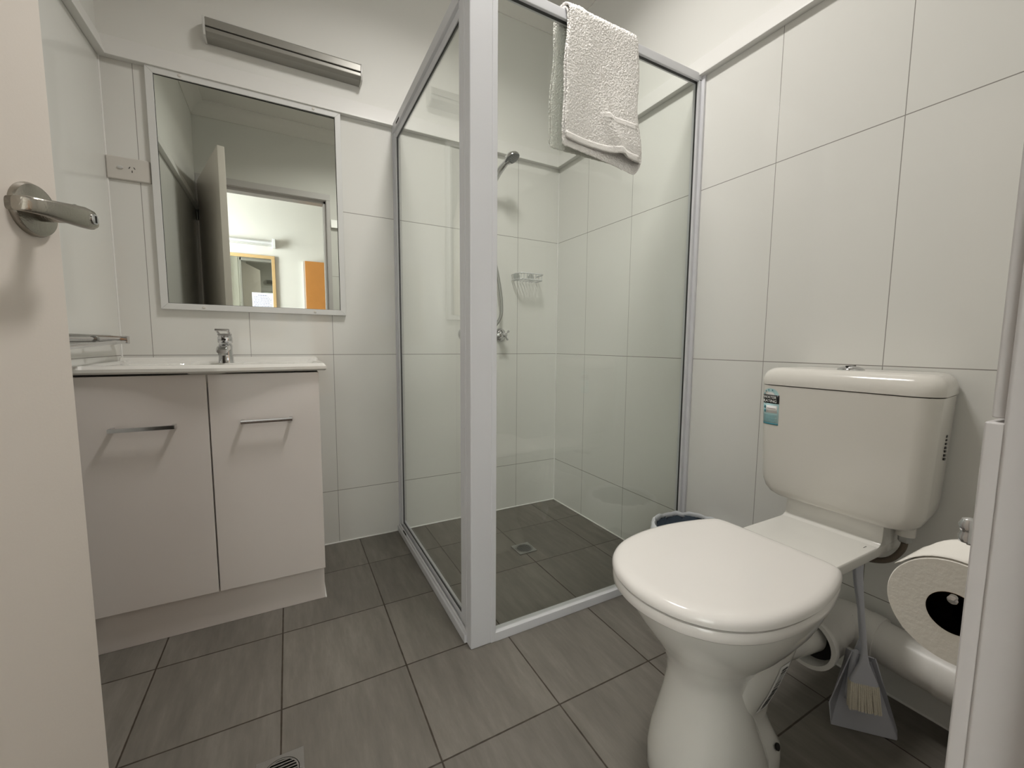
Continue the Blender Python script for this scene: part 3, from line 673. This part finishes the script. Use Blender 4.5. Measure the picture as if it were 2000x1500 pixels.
# ================================================================== TOILET
YT = -1.4257
TO = thing('toilet', 'white close coupled toilet with closed lid and tall cistern', 'toilet')
half = [(-0.334, 0.0), (-0.334, 0.09), (-0.337, 0.128), (-0.352, 0.146), (-0.42, 0.166), (-0.50, 0.178), (-0.58, 0.177), (-0.65, 0.163), (-0.705, 0.133), (-0.742, 0.090), (-0.760, 0.045), (-0.766, 0.0)]
loopP = [(x, y) for x, y in half]+[(x, -y) for x, y in half[-2:0:-1]]
OUT = [(-0.55+(p.x+0.55)*0.956-0.0346, p.y*0.963) for p in [Vector(q) for q in catmull([(x, y, 0) for x, y in loopP], 6, True)]]
def ring(z, ins, dz=None, grow=0):
    cx = -0.585
    return [Vector((cx+(p[0]-cx)*(1-ins/0.205), YT+p[1]*(1-ins/0.171), z)) for p in OUT]
lid = MB().loft([ring(0.438, 0.010), ring(0.4385, 0.003), ring(0.441, 0.0), ring(0.447, 0.0), ring(0.4535, 0.0028), ring(0.458, 0.008), ring(0.4602, 0.016), ring(0.4606, 0.03)], True, True)
lid.build('lid', SEATM, TO)
MB().loft([ring(0.414, 0.010), ring(0.415, 0.004), ring(0.418, 0.0015), ring(0.430, 0.0015), ring(0.4345, 0.004), ring(0.4355, 0.012)], True, True).build('seat', SEATM, TO)
for s in (-1, 1):
    MB().tube([(-0.366, YT+s*0.075-0.022, 0.438), (-0.366, YT+s*0.075+0.022, 0.438)], 0.008, 14).build('hinge', SEATM, TO)
def oval(z, xf, xb, hw, n=2.4, k=56, yc=0, nb=None):
    out = []; cx, a = (xf+xb)/2, (xb-xf)/2
    for i in range(k):
        t = 2*math.pi*i/k; c, s = math.cos(t), math.sin(t); e = (nb or n) if c > 0 else n
        out.append(Vector((cx+a*math.copysign(abs(c)**(2/e), c), YT+yc+hw*math.copysign(abs(s)**(2/e), s), z)))
    return out
pan = MB()
pan.loft([oval(0.0, -0.694, -0.45, 0.100, 2.5), oval(0.006, -0.696, -0.45, 0.102, 2.5), oval(0.05, -0.697, -0.455, 0.101, 2.4), oval(0.09, -0.690, -0.47, 0.094, 2.3, yc=0.002), oval(0.13, -0.677, -0.485, 0.085, 2.2, yc=0.004), oval(0.17, -0.663, -0.495, 0.077, 2.2, yc=0.006),
          oval(0.21, -0.654, -0.495, 0.073, 2.2, yc=0.008), oval(0.245, -0.660, -0.48, 0.080, 2.2, yc=0.007), oval(0.28, -0.680, -0.45, 0.098, 2.2, yc=0.004), oval(0.315, -0.708, -0.40, 0.121, 2.2), oval(0.355, -0.738, -0.35, 0.143, 2.2), oval(0.39, -0.760, -0.325, 0.156, 2.25), oval(0.413, -0.772, -0.315, 0.161, 2.3)], True, True)
pan.build('pan', CERAM, TO)
COLR = [(0.0, -0.402, 0.083), (0.02, -0.402, 0.083), (0.045, -0.405, 0.081), (0.075, -0.420, 0.068), (0.11, -0.432, 0.058), (0.15, -0.432, 0.066), (0.20, -0.420, 0.081), (0.25, -0.398, 0.091), (0.30, -0.365, 0.096), (0.36, -0.300, 0.098), (0.407, -0.210, 0.099)]
rear = MB()
rear.loft([oval(z, -0.585, xb, hw, 3) for z, xb, hw in COLR], True, True)
rear.build('trap_column', CERAM, TO)
# shelf that carries the cistern
sh = MB()
sh.loft([[Vector((p[0], YT+p[1], z)) for p in rrect(-0.362, -0.010, -0.107+i, 0.107-i, 0.012)] for z, i in ((0.404, 0.006), (0.408, 0.001), (0.426, 0.0), (0.430, 0.003))], True, True)
prof = [(-0.160, 0.4285), (-0.146, 0.4305), (-0.138, 0.4345), (-0.1335, 0.441), (-0.1315, 0.452), (-0.130, 0.479), (-0.008, 0.479), (-0.008, 0.415)]
sh.loft([[Vector((x, YT+y, z)) for x, z in prof] for y in (-0.1055, -0.10, 0.10, 0.1055)], True, True)
sh.build('cistern_shelf', CERAM, TO, bevel=0.002, angle=50)
tag_mark = MB().box(-0.180, -0.166, YT-0.090, YT-0.0892, 0.4298, 0.4306).build('pencil_mark', DARK, TO)
# cistern
YC = -1.4265
CI = MB()
def cring(z, hw, dp, r, xb=-0.006):
    return [Vector((p[0], YC+p[1], z)) for p in rrect(-dp, xb, -hw, hw, r, 8, [0.006, r, r, 0.006])]
def bulge(rg):
    return [Vector((p.x-0.010*max(0, 1-((p.y-YC)/0.185)**2) if p.x < -0.08 else p.x, YC+(p.y-YC)*(1-0.085*max(0, (p.x+0.10)/0.094)), p.z)) for p in rg]
cr_ = []
for z, hw, dp, r in [(0.4795, 0.125, 0.136, 0.030), (0.481, 0.140, 0.143, 0.030), (0.487, 0.154, 0.148, 0.030), (0.499, 0.165, 0.151, 0.030), (0.517, 0.172, 0.153, 0.030), (0.540, 0.1745, 0.155, 0.031), (0.60, 0.177, 0.158, 0.032), (0.70, 0.181, 0.162, 0.033), (0.782, 0.184, 0.166, 0.034)]:
    cr_.append(bulge(cring(z, hw, dp, r)))
CI.loft(cr_, True, True); cis = CI.build('cistern', CIST, TO)
cl_ = []
for z, i in [(0.7835, 0.003), (0.7845, -0.001), (0.792, -0.0015), (0.803, -0.0005), (0.813, 0.003), (0.821, 0.0085), (0.827, 0.017), (0.8300, 0.028), (0.8305, 0.045)]:
    cl_.append(bulge([Vector((p[0], YC+p[1], z)) for p in rrect(-0.166+i, -0.006, -0.1852+i, 0.1852-i, 0.040, 8, [0.006, max(0.012, 0.040-i*0.4), max(0.012, 0.040-i*0.4), 0.006])]))
MB().loft(cl_, True, True).build('cistern_lid', CIST, TO)
MB().box(-0.150, -0.02, YC-0.165, YC+0.165, 0.7815, 0.7840).build('lid_gap', DARK, TO)
fb = MB().lathe((-0.088, YC+0.002, 0.8295), (0, 0, 1), [(0.0275, 0), (0.0275, 0.002), (0.024, 0.0060), (0.015, 0.0098), (0, 0.011)], 36).build('flush_button', CHROME, TO)
MB().box(-0.114, -0.063, YC+0.0015, YC+0.0025, 0.8375, 0.8412).build('button_split', DARK, fb)
# side mark on the cistern, small dark smudged print
sm_ = MB()
for k in range(7): sm_.box(-0.064, -0.056, YC-0.1735, YC-0.169, 0.640+k*0.0085+random.uniform(0, 0.002), 0.6455+k*0.0085, Matrix.Translation((0, 0.0, 0)))
sm_.build('printed_mark', BLACK, TO)
# water rating label: on the left part of the cistern front
LBL = MB(); lo_ = Vector((-0.1705, YC+0.1545, 0)); 
def front_pt(y, z, e=0.0):
    """a point on the cistern's front face at world y, height z"""
    for a, b_ in zip(cr_[:-1], cr_[1:]):
        if a[0].z <= z <= b_[0].z:
            f = (z-a[0].z)/(b_[0].z-a[0].z); poly = [p.lerp(q, f) for p, q in zip(a, b_)]
            best = None
            for i in range(len(poly)):
                p, q = poly[i], poly[(i+1) % len(poly)]
                if (p.y-y)*(q.y-y) <= 0 and abs(p.y-q.y) > 1e-6:
                    x = p.x+(q.x-p.x)*(y-p.y)/(q.y-p.y)
                    if best is None or x < best: best = x
            return Vector((best-e, y, z))
def patch(name, u0, u1, z0, z1, m, e, parent, nu=8, tilt=0.0):
    b = MB(); rs = []
    for k in range(2):
        z = (z0, z1)[k]; rs.append([front_pt(YLB-u, z, e) for u in [u0+(u1-u0)*i/nu for i in range(nu+1)]])
    b.loft(rs, False, True, closed=False); o = b.build(name, m, parent)
    s = o.modifiers.new('s', 'SOLIDIFY'); s.thickness = 0.00025; s.offset = 0
    return o
YLB = YC+0.1700; K = 1.36; LW = 0.034*K; Z0, Z1 = 0.6760, 0.773
lb = lab(patch('water_rating_label', 0, LW, Z0, Z0+0.047*K, TEALL, 0.0004, cis), 'pale teal sticker reading WATER RATING')
# rounded top of the label
b = MB(); rs = []
for k in range(13):
    a = math.pi*k/12; rs.append((LW/2-math.cos(a)*LW/2*0.96, Z0+0.058*K+math.sin(a)*0.0140*K))
poly = [front_pt(YLB-u, z, 0.0004) for u, z in rs]+[front_pt(YLB-u, Z0+0.047*K, 0.0004) for u in (LW*0.98, LW*0.5, LW*0.02)]
cn = front_pt(YLB-LW/2, Z0+0.055*K, 0.0004)
b.add([cn]+poly, [(0, 1+i, 1+(i+1) % len(poly)) for i in range(len(poly))], True)
b.build('label_arch', TEALL, lb)
b = MB(); rs = []
for k in range(13):
    a = math.pi*k/12; rs.append((LW/2-math.cos(a)*0.0085*K, Z0+0.058*K+math.sin(a)*0.0068*K))
poly = [front_pt(YLB-u, z, 0.0007) for u, z in rs]; cn = front_pt(YLB-LW/2, Z0+0.059*K, 0.0007)
b.add([cn]+poly, [(0, 1+i, 2+i) for i in range(len(poly)-1)], True).build('label_dial', WHITEI, lb)
patch('black_band', -0.0005, LW+0.0005, Z0+0.042*K, Z0+0.0590*K, BLACK, 0.0008, lb)
patch('white_panel', 0.0085*K, LW-0.003*K, Z0+0.0225*K, Z0+0.0375*K, WHITEI, 0.0008, lb)
patch('side_icons', 0.003*K, 0.0075*K, Z0+0.0310*K, Z0+0.0370*K, TEALD, 0.0008, lb); patch('side_icons', 0.003*K, 0.0075*K, Z0+0.0230*K, Z0+0.0290*K, TEALD, 0.0008, lb)
patch('print_line', 0.011*K, LW-0.006*K, Z0+0.0312*K, Z0+0.0322*K, mat('red_grey_ink', (0.35, 0.2, 0.2), 0.5), 0.0011, lb)
patch('bottom_bar', 0, LW, Z0-0.001*K, Z0+0.0022*K, TEALD, 0.0008, lb)
for k in range(5): patch('print_line', 0.004*K, LW-0.005*K-0.003*K*(k % 2), Z0+0.0055*K+k*0.0030*K, Z0+0.0062*K+k*0.0030*K, TEAL, 0.0008, lb)
ux_l = (front_pt(YLB-LW, Z0+0.05*K)-front_pt(YLB, Z0+0.05*K)).normalized()
for tline, zz in (('WATER', Z0+0.0515*K), ('RATING', Z0+0.0440*K)):
    pc = front_pt(YLB-LW/2, zz, 0.0018); text(tline, 0.0078*K, WHITEI, 'label_lettering', lb, pc, ux_l, (0, 0, 1), 0.0003, sx=1.05)
def star(c, r, m, parent):
    b = MB(); pts = []
    for k in range(10):
        a = math.pi/2+k*math.pi/5; q = r if k % 2 == 0 else r*0.45; pts.append(c+ux_l*q*math.cos(a)+Vector((0, 0, 1))*q*math.sin(a))
    b.add([c]+pts, [(0, 1+i, 1+(i+1) % 10) for i in range(10)]).build('rating_star', m, parent)
for k, an in enumerate((168, 138, 106, 72)):
    star(front_pt(YLB-(LW/2+math.cos(R(an))*0.0125*K), Z0+0.0585*K+math.sin(R(an))*0.0105*K, 0.0011), 0.0021*K, TEALD, lb)
# barcode sticker on the trap column side (faces the doorway)
def colpt(x, z):
    # side of the trap column at -y
    zs = [c[0] for c in COLR]; hw = [c[2] for c in COLR]; xb = [c[1] for c in COLR]
    for i in range(len(zs)-1):
        if zs[i] <= z <= zs[i+1]:
            f = (z-zs[i])/(zs[i+1]-zs[i]); h = hw[i]+(hw[i+1]-hw[i])*f; b_ = xb[i]+(xb[i+1]-xb[i])*f
            cx, a = (-0.585+b_)/2, (b_+0.585)/2; c = (x-cx)/a; return Vector((x, YT-h*(max(0, 1-abs(c)**3))**(1/3)-0.0009, z))
bs = MB(); rs = [[colpt(-0.511+0.036*i/6+(z-0.2)*0.30, z) for i in range(7)] for z in [0.155+0.105*k/8 for k in range(9)]]
bs.loft(rs, False, True, closed=False); bso = lab(bs.build('barcode_sticker', WHITEI, TO), 'white barcode sticker')
bb = MB(); zc = 0.16
while zc < 0.252:
    h = random.choice([0.0012, 0.0018, 0.003, 0.0042])
    q = [colpt(-0.511+a+(z-0.2)*0.30, z)+Vector((0, -0.0005, 0)) for z in (zc, zc+h) for a in (0.009, 0.029)]
    bb.add(q, [(0, 1, 3, 2)]); zc += h+random.choice([0.0015, 0.0022, 0.003])
bb.build('bars', BLACK, bso)
MB().lathe((-0.456, YT-0.0765, 0.057), (0.1, -1, 0.40), [(0.0068, 0), (0.0072, 0.003), (0, 0.0031)], 20).build('fixing_hole', DARK, TO)

# water hose under the cistern
WH = thing('water_hose', 'dark braided water hose looping under the right end of the cistern', 'hose')
MB().tube(catmull([(-0.075, -1.552, 0.462), (-0.075, -1.553, 0.440), (-0.078, -1.549, 0.415), (-0.085, -1.533, 0.388), (-0.090, -1.506, 0.374), (-0.085, -1.470, 0.367), (-0.06, -1.43, 0.36), (-0.02, -1.40, 0.355)], 8), 0.0066, 12).build('braid', BRAID, WH)
MB().lathe((-0.075, -1.552, 0.452), (0, 0, -1), [(0.013, 0), (0.013, 0.014), (0.010, 0.016)], 6).build('nut', STEEL, WH, smooth=False)
MB().lathe((-0.075, -1.552, 0.479), (0, 0, -1), [(0.018, 0), (0.018, 0.026), (0.013, 0.028)], 24).build('inlet_boss', CIST, WH)

# waste pipe
WP = thing('waste_pipe', 'white pvc waste pipe running low along the wall behind the toilet', 'pipe')
MB().tube([(-0.060, -1.858, 0.152), (-0.060, -1.74, 0.155), (-0.060, -1.60, 0.160), (-0.060, -1.50, 0.167)], 0.050, 32).build('straight_pipe', PVC, WP)
MB().tube([(-0.060, -1.858, 0.152), (-0.060, -1.63, 0.1585)], 0.0525, 32).build('pipe_socket', PVC, WP)
MB().tube(catmull([(-0.060, -1.505, 0.167), (-0.062, -1.472, 0.171), (-0.076, -1.446, 0.175), (-0.105, -1.436, 0.176), (-0.150, -1.437, 0.174), (-0.2, -1.438, 0.173)], 6), 0.0535, 32).build('elbow', PVC, WP)
MB().tube([(-0.060, -1.495, 0.1675), (-0.060, -1.522, 0.166)], 0.056, 32).build('elbow_collar', PVC, WP)
pc_ = MB(); pc_.lathe((-0.165, -1.438, 0.173), (-1, 0, 0), [(0.054, 0), (0.060, 0.004), (0.062, 0.05), (0.066, 0.055), (0.066, 0.070), (0.056, 0.071), (0.054, 0.05), (0.052, 0.0)], 40)
pc_.build('pan_collar', PVC, WP)
MB().lathe((-0.20, -1.438, 0.173), (-1, 0, 0), [(0.0535, 0), (0.0535, 0.001), (0, 0.001)], 32).build('collar_void', DARK, WP)
MB().tube([(-0.40, YT, 0.215), (-0.30, YT-0.004, 0.195), (-0.212, -1.434, 0.180)], [0.046, 0.042, 0.040], 28).build('outlet_spigot', CERAM, TO)

# bin
BN = thing('waste_bin', 'small dark bin with a white liner between shower and toilet', 'bin')
bcx, bcy = -0.147, -1.043
MB().lathe((bcx, bcy, 0), (0, 0, 1), [(0.0, 0.0), (0.088, 0.0), (0.092, 0.004), (0.122, 0.262), (0.125, 0.268), (0.122, 0.272), (0.118, 0.268), (0.088, 0.01), (0, 0.008)], 44).build('bucket', BIND, BN)
ln = MB(); rs = []
for rr_, z in ((0.133, 0.185), (0.136, 0.21), (0.137, 0.24), (0.1355, 0.266), (0.131, 0.281), (0.124, 0.285), (0.116, 0.272)):
    rs.append([Vector((bcx+(rr_+0.0035*math.sin(k*0.9)*math.sin(k*0.37+z*40))*math.cos(2*math.pi*k/72), bcy+(rr_+0.0035*math.sin(k*0.9)*math.sin(k*0.37+z*40))*math.sin(2*math.pi*k/72), z+0.004*math.sin(k*1.3)*math.sin(k*0.41)+(0.012*math.sin(k*0.5) if z < 0.2 else 0))) for k in range(72)])
lno = ln.loft(rs, False, True).build('liner', LINER, BN)
s = lno.modifiers.new('s', 'SOLIDIFY'); s.thickness = 0.001
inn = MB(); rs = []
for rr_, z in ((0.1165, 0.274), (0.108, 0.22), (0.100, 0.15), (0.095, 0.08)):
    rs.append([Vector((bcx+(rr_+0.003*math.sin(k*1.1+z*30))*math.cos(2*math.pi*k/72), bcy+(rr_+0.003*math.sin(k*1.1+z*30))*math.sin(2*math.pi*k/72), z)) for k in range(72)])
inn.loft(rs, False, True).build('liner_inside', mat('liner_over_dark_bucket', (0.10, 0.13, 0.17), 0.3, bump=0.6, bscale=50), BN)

# dustpan and brush
DP = thing('dustpan', 'pale plastic dustpan standing on the floor behind the toilet', 'dustpan')
A0, A1 = Vector((-0.226, -1.500, 0.001)), Vector((-0.140, -1.592, 0.001))   # lip ends
B0, B1 = Vector((-0.190, -1.507, 0.190)), Vector((-0.178, -1.551, 0.182))    # rear top
wv = (A1-A0).normalized(); bk_ = Vector((-wv.y, wv.x, 0)); bk_ = bk_ if bk_.x > 0 else -bk_
th = 0.0025
pl = MB()
A0b, A1b = A0+bk_*0.003, A1+bk_*0.003
bb0, bb1 = B0+bk_*0.0-Vector((0, 0, 0.0)), B1
floor_q = [A0, A1, B1+bk_*0.010-Vector((0, 0, 0.012)), B0+bk_*0.010-Vector((0, 0, 0.012))]
def slab(mb, q, t):
    n = (q[1]-q[0]).cross(q[2]-q[0]).normalized()*t; mb.add(list(q)+[p+n for p in q], [(0, 1, 2, 3), (7, 6, 5, 4), (0, 4, 5, 1), (1, 5, 6, 2), (2, 6, 7, 3), (3, 7, 4, 0)])
fq = [Vector(p) for p in floor_q]
slab(pl, fq, th)
L0 = A0-wv*0.004; 
slab(pl, [A0, fq[3], B0-bk_*0.018, A0+Vector((0, 0, 0.062))-wv*0.012-bk_*0.012], th)
slab(pl, [A1, fq[2], B1-bk_*0.006+Vector((0, 0, 0.006)), A1+Vector((0, 0, 0.02))+bk_*0.004], th)
slab(pl, [fq[3], fq[2], B1-bk_*0.004+Vector((0, 0, 0.006)), B0-bk_*0.016], th)
pl.build('scoop', BLUEW, DP, bevel=0.0006)
cv = MB(); rs = []
for k in range(7):
    f = k/6; a = B0-bk_*0.016; e = A0+Vector((0, 0, 0.078))-wv*(-0.018)-bk_*0.008
    p = a.lerp(e, f); q = (B0.lerp(B1, 0.42)-bk_*0.010+Vector((0, 0, 0.004))).lerp(e+wv*0.022+Vector((0, 0, -0.006)), f); rs.append([p, p.lerp(q, 0.5)+Vector((0, 0, 0.006))-bk_*0.003, q])
cv.loft(rs, False, True, closed=False); cvo = cv.build('hood', BLUEW, DP); s = cvo.modifiers.new('s', 'SOLIDIFY'); s.thickness = 0.002
HT = Vector((-0.180, -1.507, 0.396))
MB().loft([[c+q[0]*wv+q[1]*bk_ for q in rrect(-w_, w_, -0.004, 0.004, 0.003, 3)] for c, w_ in ((B0.lerp(B1, 0.5)+bk_*0.01-Vector((0, 0, 0.01)), 0.010), (Vector((-0.178, -1.528, 0.215)), 0.006), (Vector((-0.178, -1.519, 0.285)), 0.0055), (Vector((-0.179, -1.511, 0.345)), 0.009), (HT, 0.011))]).build('handle', BLUEW, DP)
BR = thing('hand_brush', 'cream bristled hand brush with pale handle standing in the dustpan', 'brush')
top_, mid, neck, base = Vector((-0.196, -1.513, 0.397)), Vector((-0.197, -1.529, 0.290)), Vector((-0.199, -1.541, 0.205)), Vector((-0.204, -1.546, 0.136))
MB().loft([[c+q[0]*wv+q[1]*bk_ for q in rrect(-w_, w_, -t_, t_, t_*0.8, 3)] for c, w_, t_ in ((top_, 0.0075, 0.004), (top_.lerp(mid, 0.4), 0.0075, 0.004), (mid, 0.005, 0.004), (neck, 0.005, 0.004), (neck.lerp(base, 0.4), 0.009, 0.005), (base, 0.026, 0.007), (base-Vector((0, 0, 0.006)), 0.027, 0.008))]).build('handle', BLUEW, BR)
br = MB()
for i in range(15):
    for j in range(5):
        u = -0.025+0.050*i/14; v = -0.006+0.012*j/4
        p0 = base-Vector((0, 0, 0.004))+wv*u+bk_*v; p1 = p0+Vector((0, 0, -0.054-random.uniform(0, 0.003)))+wv*u*0.15-bk_*(0.012+v*-0.4)+Vector((random.uniform(-.001, .001), random.uniform(-.001, .001), 0))
        br.tube([p0, p0.lerp(p1, 0.5)+wv*random.uniform(-.001, .001), p1], [0.0021, 0.0023, 0.0019], 6)
bro = br.build('bristles', BRIST, BR); bro['kind'] = 'stuff'

# toilet roll and holder on the front wall
RC = Vector((-0.70, -1.7885, 0.601)); RR, RH, RW = 0.0572, 0.0212, 0.086
TR = thing('toilet_roll', 'white toilet paper roll hanging beside the door frame', 'toilet roll')
MB().lathe(RC, (1, 0, 0), [(RH+0.001, 0), (RR-0.001, 0), (RR, 0.002), (RR, RW-0.002), (RR-0.001, RW), (RH+0.001, RW), (RH+0.001, 0)], 64).build('paper', TISSUE, TR)
MB().lathe(RC+Vector((-0.0005, 0, 0)), (1, 0, 0), [(RH+0.0012, 0), (RH+0.0012, RW+0.001), (RH, RW+0.001), (RH, 0), (RH+0.0012, 0)], 48).build('cardboard_core', CARD, TR)
ts = MB(); rs = []
for k in range(10):
    a = R(31+k*7.5); rs.append([RC+Vector((x, math.cos(a)*(RR+0.0022+(0.0020 if k == 0 else 0)), math.sin(a)*(RR+0.0022+(0.0020 if k == 0 else 0)))) for x in [0.001+(RW-0.002)*i/8 for i in range(9)]])
tso = ts.loft(rs, False, True, closed=False).build('loose_sheet', TISSUE, TR); s = tso.modifiers.new('s', 'SOLIDIFY'); s.thickness = 0.0007
TH = thing('toilet_roll_holder', 'chrome toilet roll holder on the wall beside the door frame', 'roll holder')
MB().tube([RC+Vector((-0.001, 0.0012, RH-0.0052)), RC+Vector((RW+0.012, 0, RH-0.0058))], 0.0050, 16).build('spindle', CHROME, TH)
MB().lathe(RC+Vector((0.0, 0.0012, RH-0.0052)), (-1, 0, 0), [(0.0050, 0), (0.0056, 0.001), (0.0045, 0.004), (0, 0.005)], 16).build('spindle_tip', CHROME, TH)
arm = catmull([RC+Vector((RW+0.010, 0, RH-0.0068)), RC+Vector((RW+0.016, -0.004, RH+0.004)), RC+Vector((RW+0.016, -0.02, RH+0.045)), RC+Vector((RW+0.014, -0.035, RH+0.078)), RC+Vector((RW+0.012, -0.069, RH+0.080))], 6)
MB().tube(arm, 0.006, 12).build('arm', CHROME, TH)
MB().lathe(Vector((RC.x+RW+0.012, YF+0.0005, RC.z+RH+0.080)), (0, 1, 0), [(0.022, 0), (0.021, 0.006), (0.012, 0.010), (0.010, 0.02)], 24).build('rose', CHROME, TH)
kn = MB().lathe(Vector((-0.735, -1.8005, 0.694)), (0, 0, 1), [(0.0, 0), (0.0065, 0.001), (0.0075, 0.006), (0.006, 0.010), (0.0065, 0.013), (0.0078, 0.018), (0.0055, 0.024), (0, 0.026)], 20)
kn.build('finial', CHROME, TH)
MB().tube([(-0.735, -1.8005, 0.697), (-0.735, YF+0.001, 0.697)], 0.005, 12).build('finial_post', CHROME, TH)

# ================================================================== CEILING LIGHTS
CLT = thing('ceiling_light', 'round flush ceiling light above the bathroom floor', 'ceiling light')
MB().lathe((LX, LY, CEIL), (0, 0, -1), [(0.185, 0), (0.185, 0.008), (0.175, 0.012), (0.160, 0.012), (0.158, 0.004), (0.158, 0)], 48).build('rim', LAMPE, CLT)
MB().lathe((LX, LY, CEIL), (0, 0, -1), [(0.157, 0.0), (0.157, 0.004), (0.0, 0.008)], 48).build('diffuser', emis('lamp_glow', (1, 0.96, 0.9), 6.0), CLT)
CL2 = thing('ceiling_light', 'unseen round fill lamp of the room beyond the door', 'ceiling light')
MB().lathe((-0.1, -2.7, CEIL), (0, 0, -1), [(0.17, 0), (0.17, 0.01), (0.15, 0.06), (0.12, 0.075), (0, 0.08)], 40).build('diffuser', emis('hall_fill_glow', (1, 0.95, 0.88), 3.0), CL2)

# ================================================================== THINGS IN THE ROOM BEYOND (seen in the mirror)
FY = HY
FM = thing('framed_mirror', 'pale timber framed mirror on the wall of the room beyond', 'mirror')
fx0, fx1, fz0, fz1, fb_ = -1.98, -1.371, 0.95, 1.840, 0.032
MB().box(fx0+0.01, fx1-0.01, FY+0.004, FY+0.009, fz0+0.01, fz1-0.01).build('mirror_glass', MIRR, FM)
f = MB(); f.box(fx0, fx1, FY+0.001, FY+0.022, fz1-fb_, fz1); f.box(fx0, fx1, FY+0.001, FY+0.022, fz0, fz0+fb_)
f.box(fx0, fx0+fb_, FY+0.001, FY+0.022, fz0+fb_, fz1-fb_); f.box(fx1-fb_, fx1, FY+0.001, FY+0.022, fz0+fb_, fz1-fb_)
f.build('timber_frame', PINE, FM, bevel=0.002)
NT_ = thing('paper_notice', 'white printed notice taped to the lower corner of the timber framed mirror', 'notice')
MB().box(-1.602, -1.401, FY+0.0095, FY+0.0103, 1.15, 1.4375).build('sheet', PAPER, NT_)
ln_ = MB()
for k in range(15):
    z = 1.405-k*0.0165
    w0, w1 = (-1.545, -1.458) if k == 0 else (-1.588+0.01*(k % 3 == 0), -1.416-0.02*(k % 4 == 1))
    x = w0
    while x < w1:
        l = random.uniform(0.008, 0.024); ln_.box(x, min(x+l, w1), FY+0.0102, FY+0.0106, z, z+(0.008 if k == 0 else 0.005)); x += l+0.005
ln_.build('printed_lines', BLUEI, NT_)
CB = thing('timber_cabinet', 'orange timber cabinet on the wall of the room beyond', 'cabinet')
MB().box(-1.095, -0.55, FY+0.001, FY+0.05, 0.25, 1.815).build('side', LAMPE, CB, bevel=0.001)
MB().box(-1.075, -0.56, FY+0.05, FY+0.068, 0.27, 1.815).build('door', TIMB, CB, bevel=0.0015)
FLU = thing('fluorescent_batten', 'white fluorescent batten on the wall above the timber framed mirror', 'lamp')
MB().box(-2.6, -1.385, FY+0.001, FY+0.035, 1.945, 2.00).build('channel', LAMPE, FLU, bevel=0.002)
MB().tube([(-2.58, FY+0.052, 1.972), (-1.385, FY+0.052, 1.972)], 0.014, 14).build('tube', mat('unlit_tube', (0.75, 0.75, 0.76), 0.25), FLU)
MB().box(-1.388, -1.358, FY+0.001, FY+0.072, 1.925, 2.02).build('end_cap', mat('bright_white_plastic', (0.85, 0.85, 0.85), 0.3), FLU, bevel=0.003)
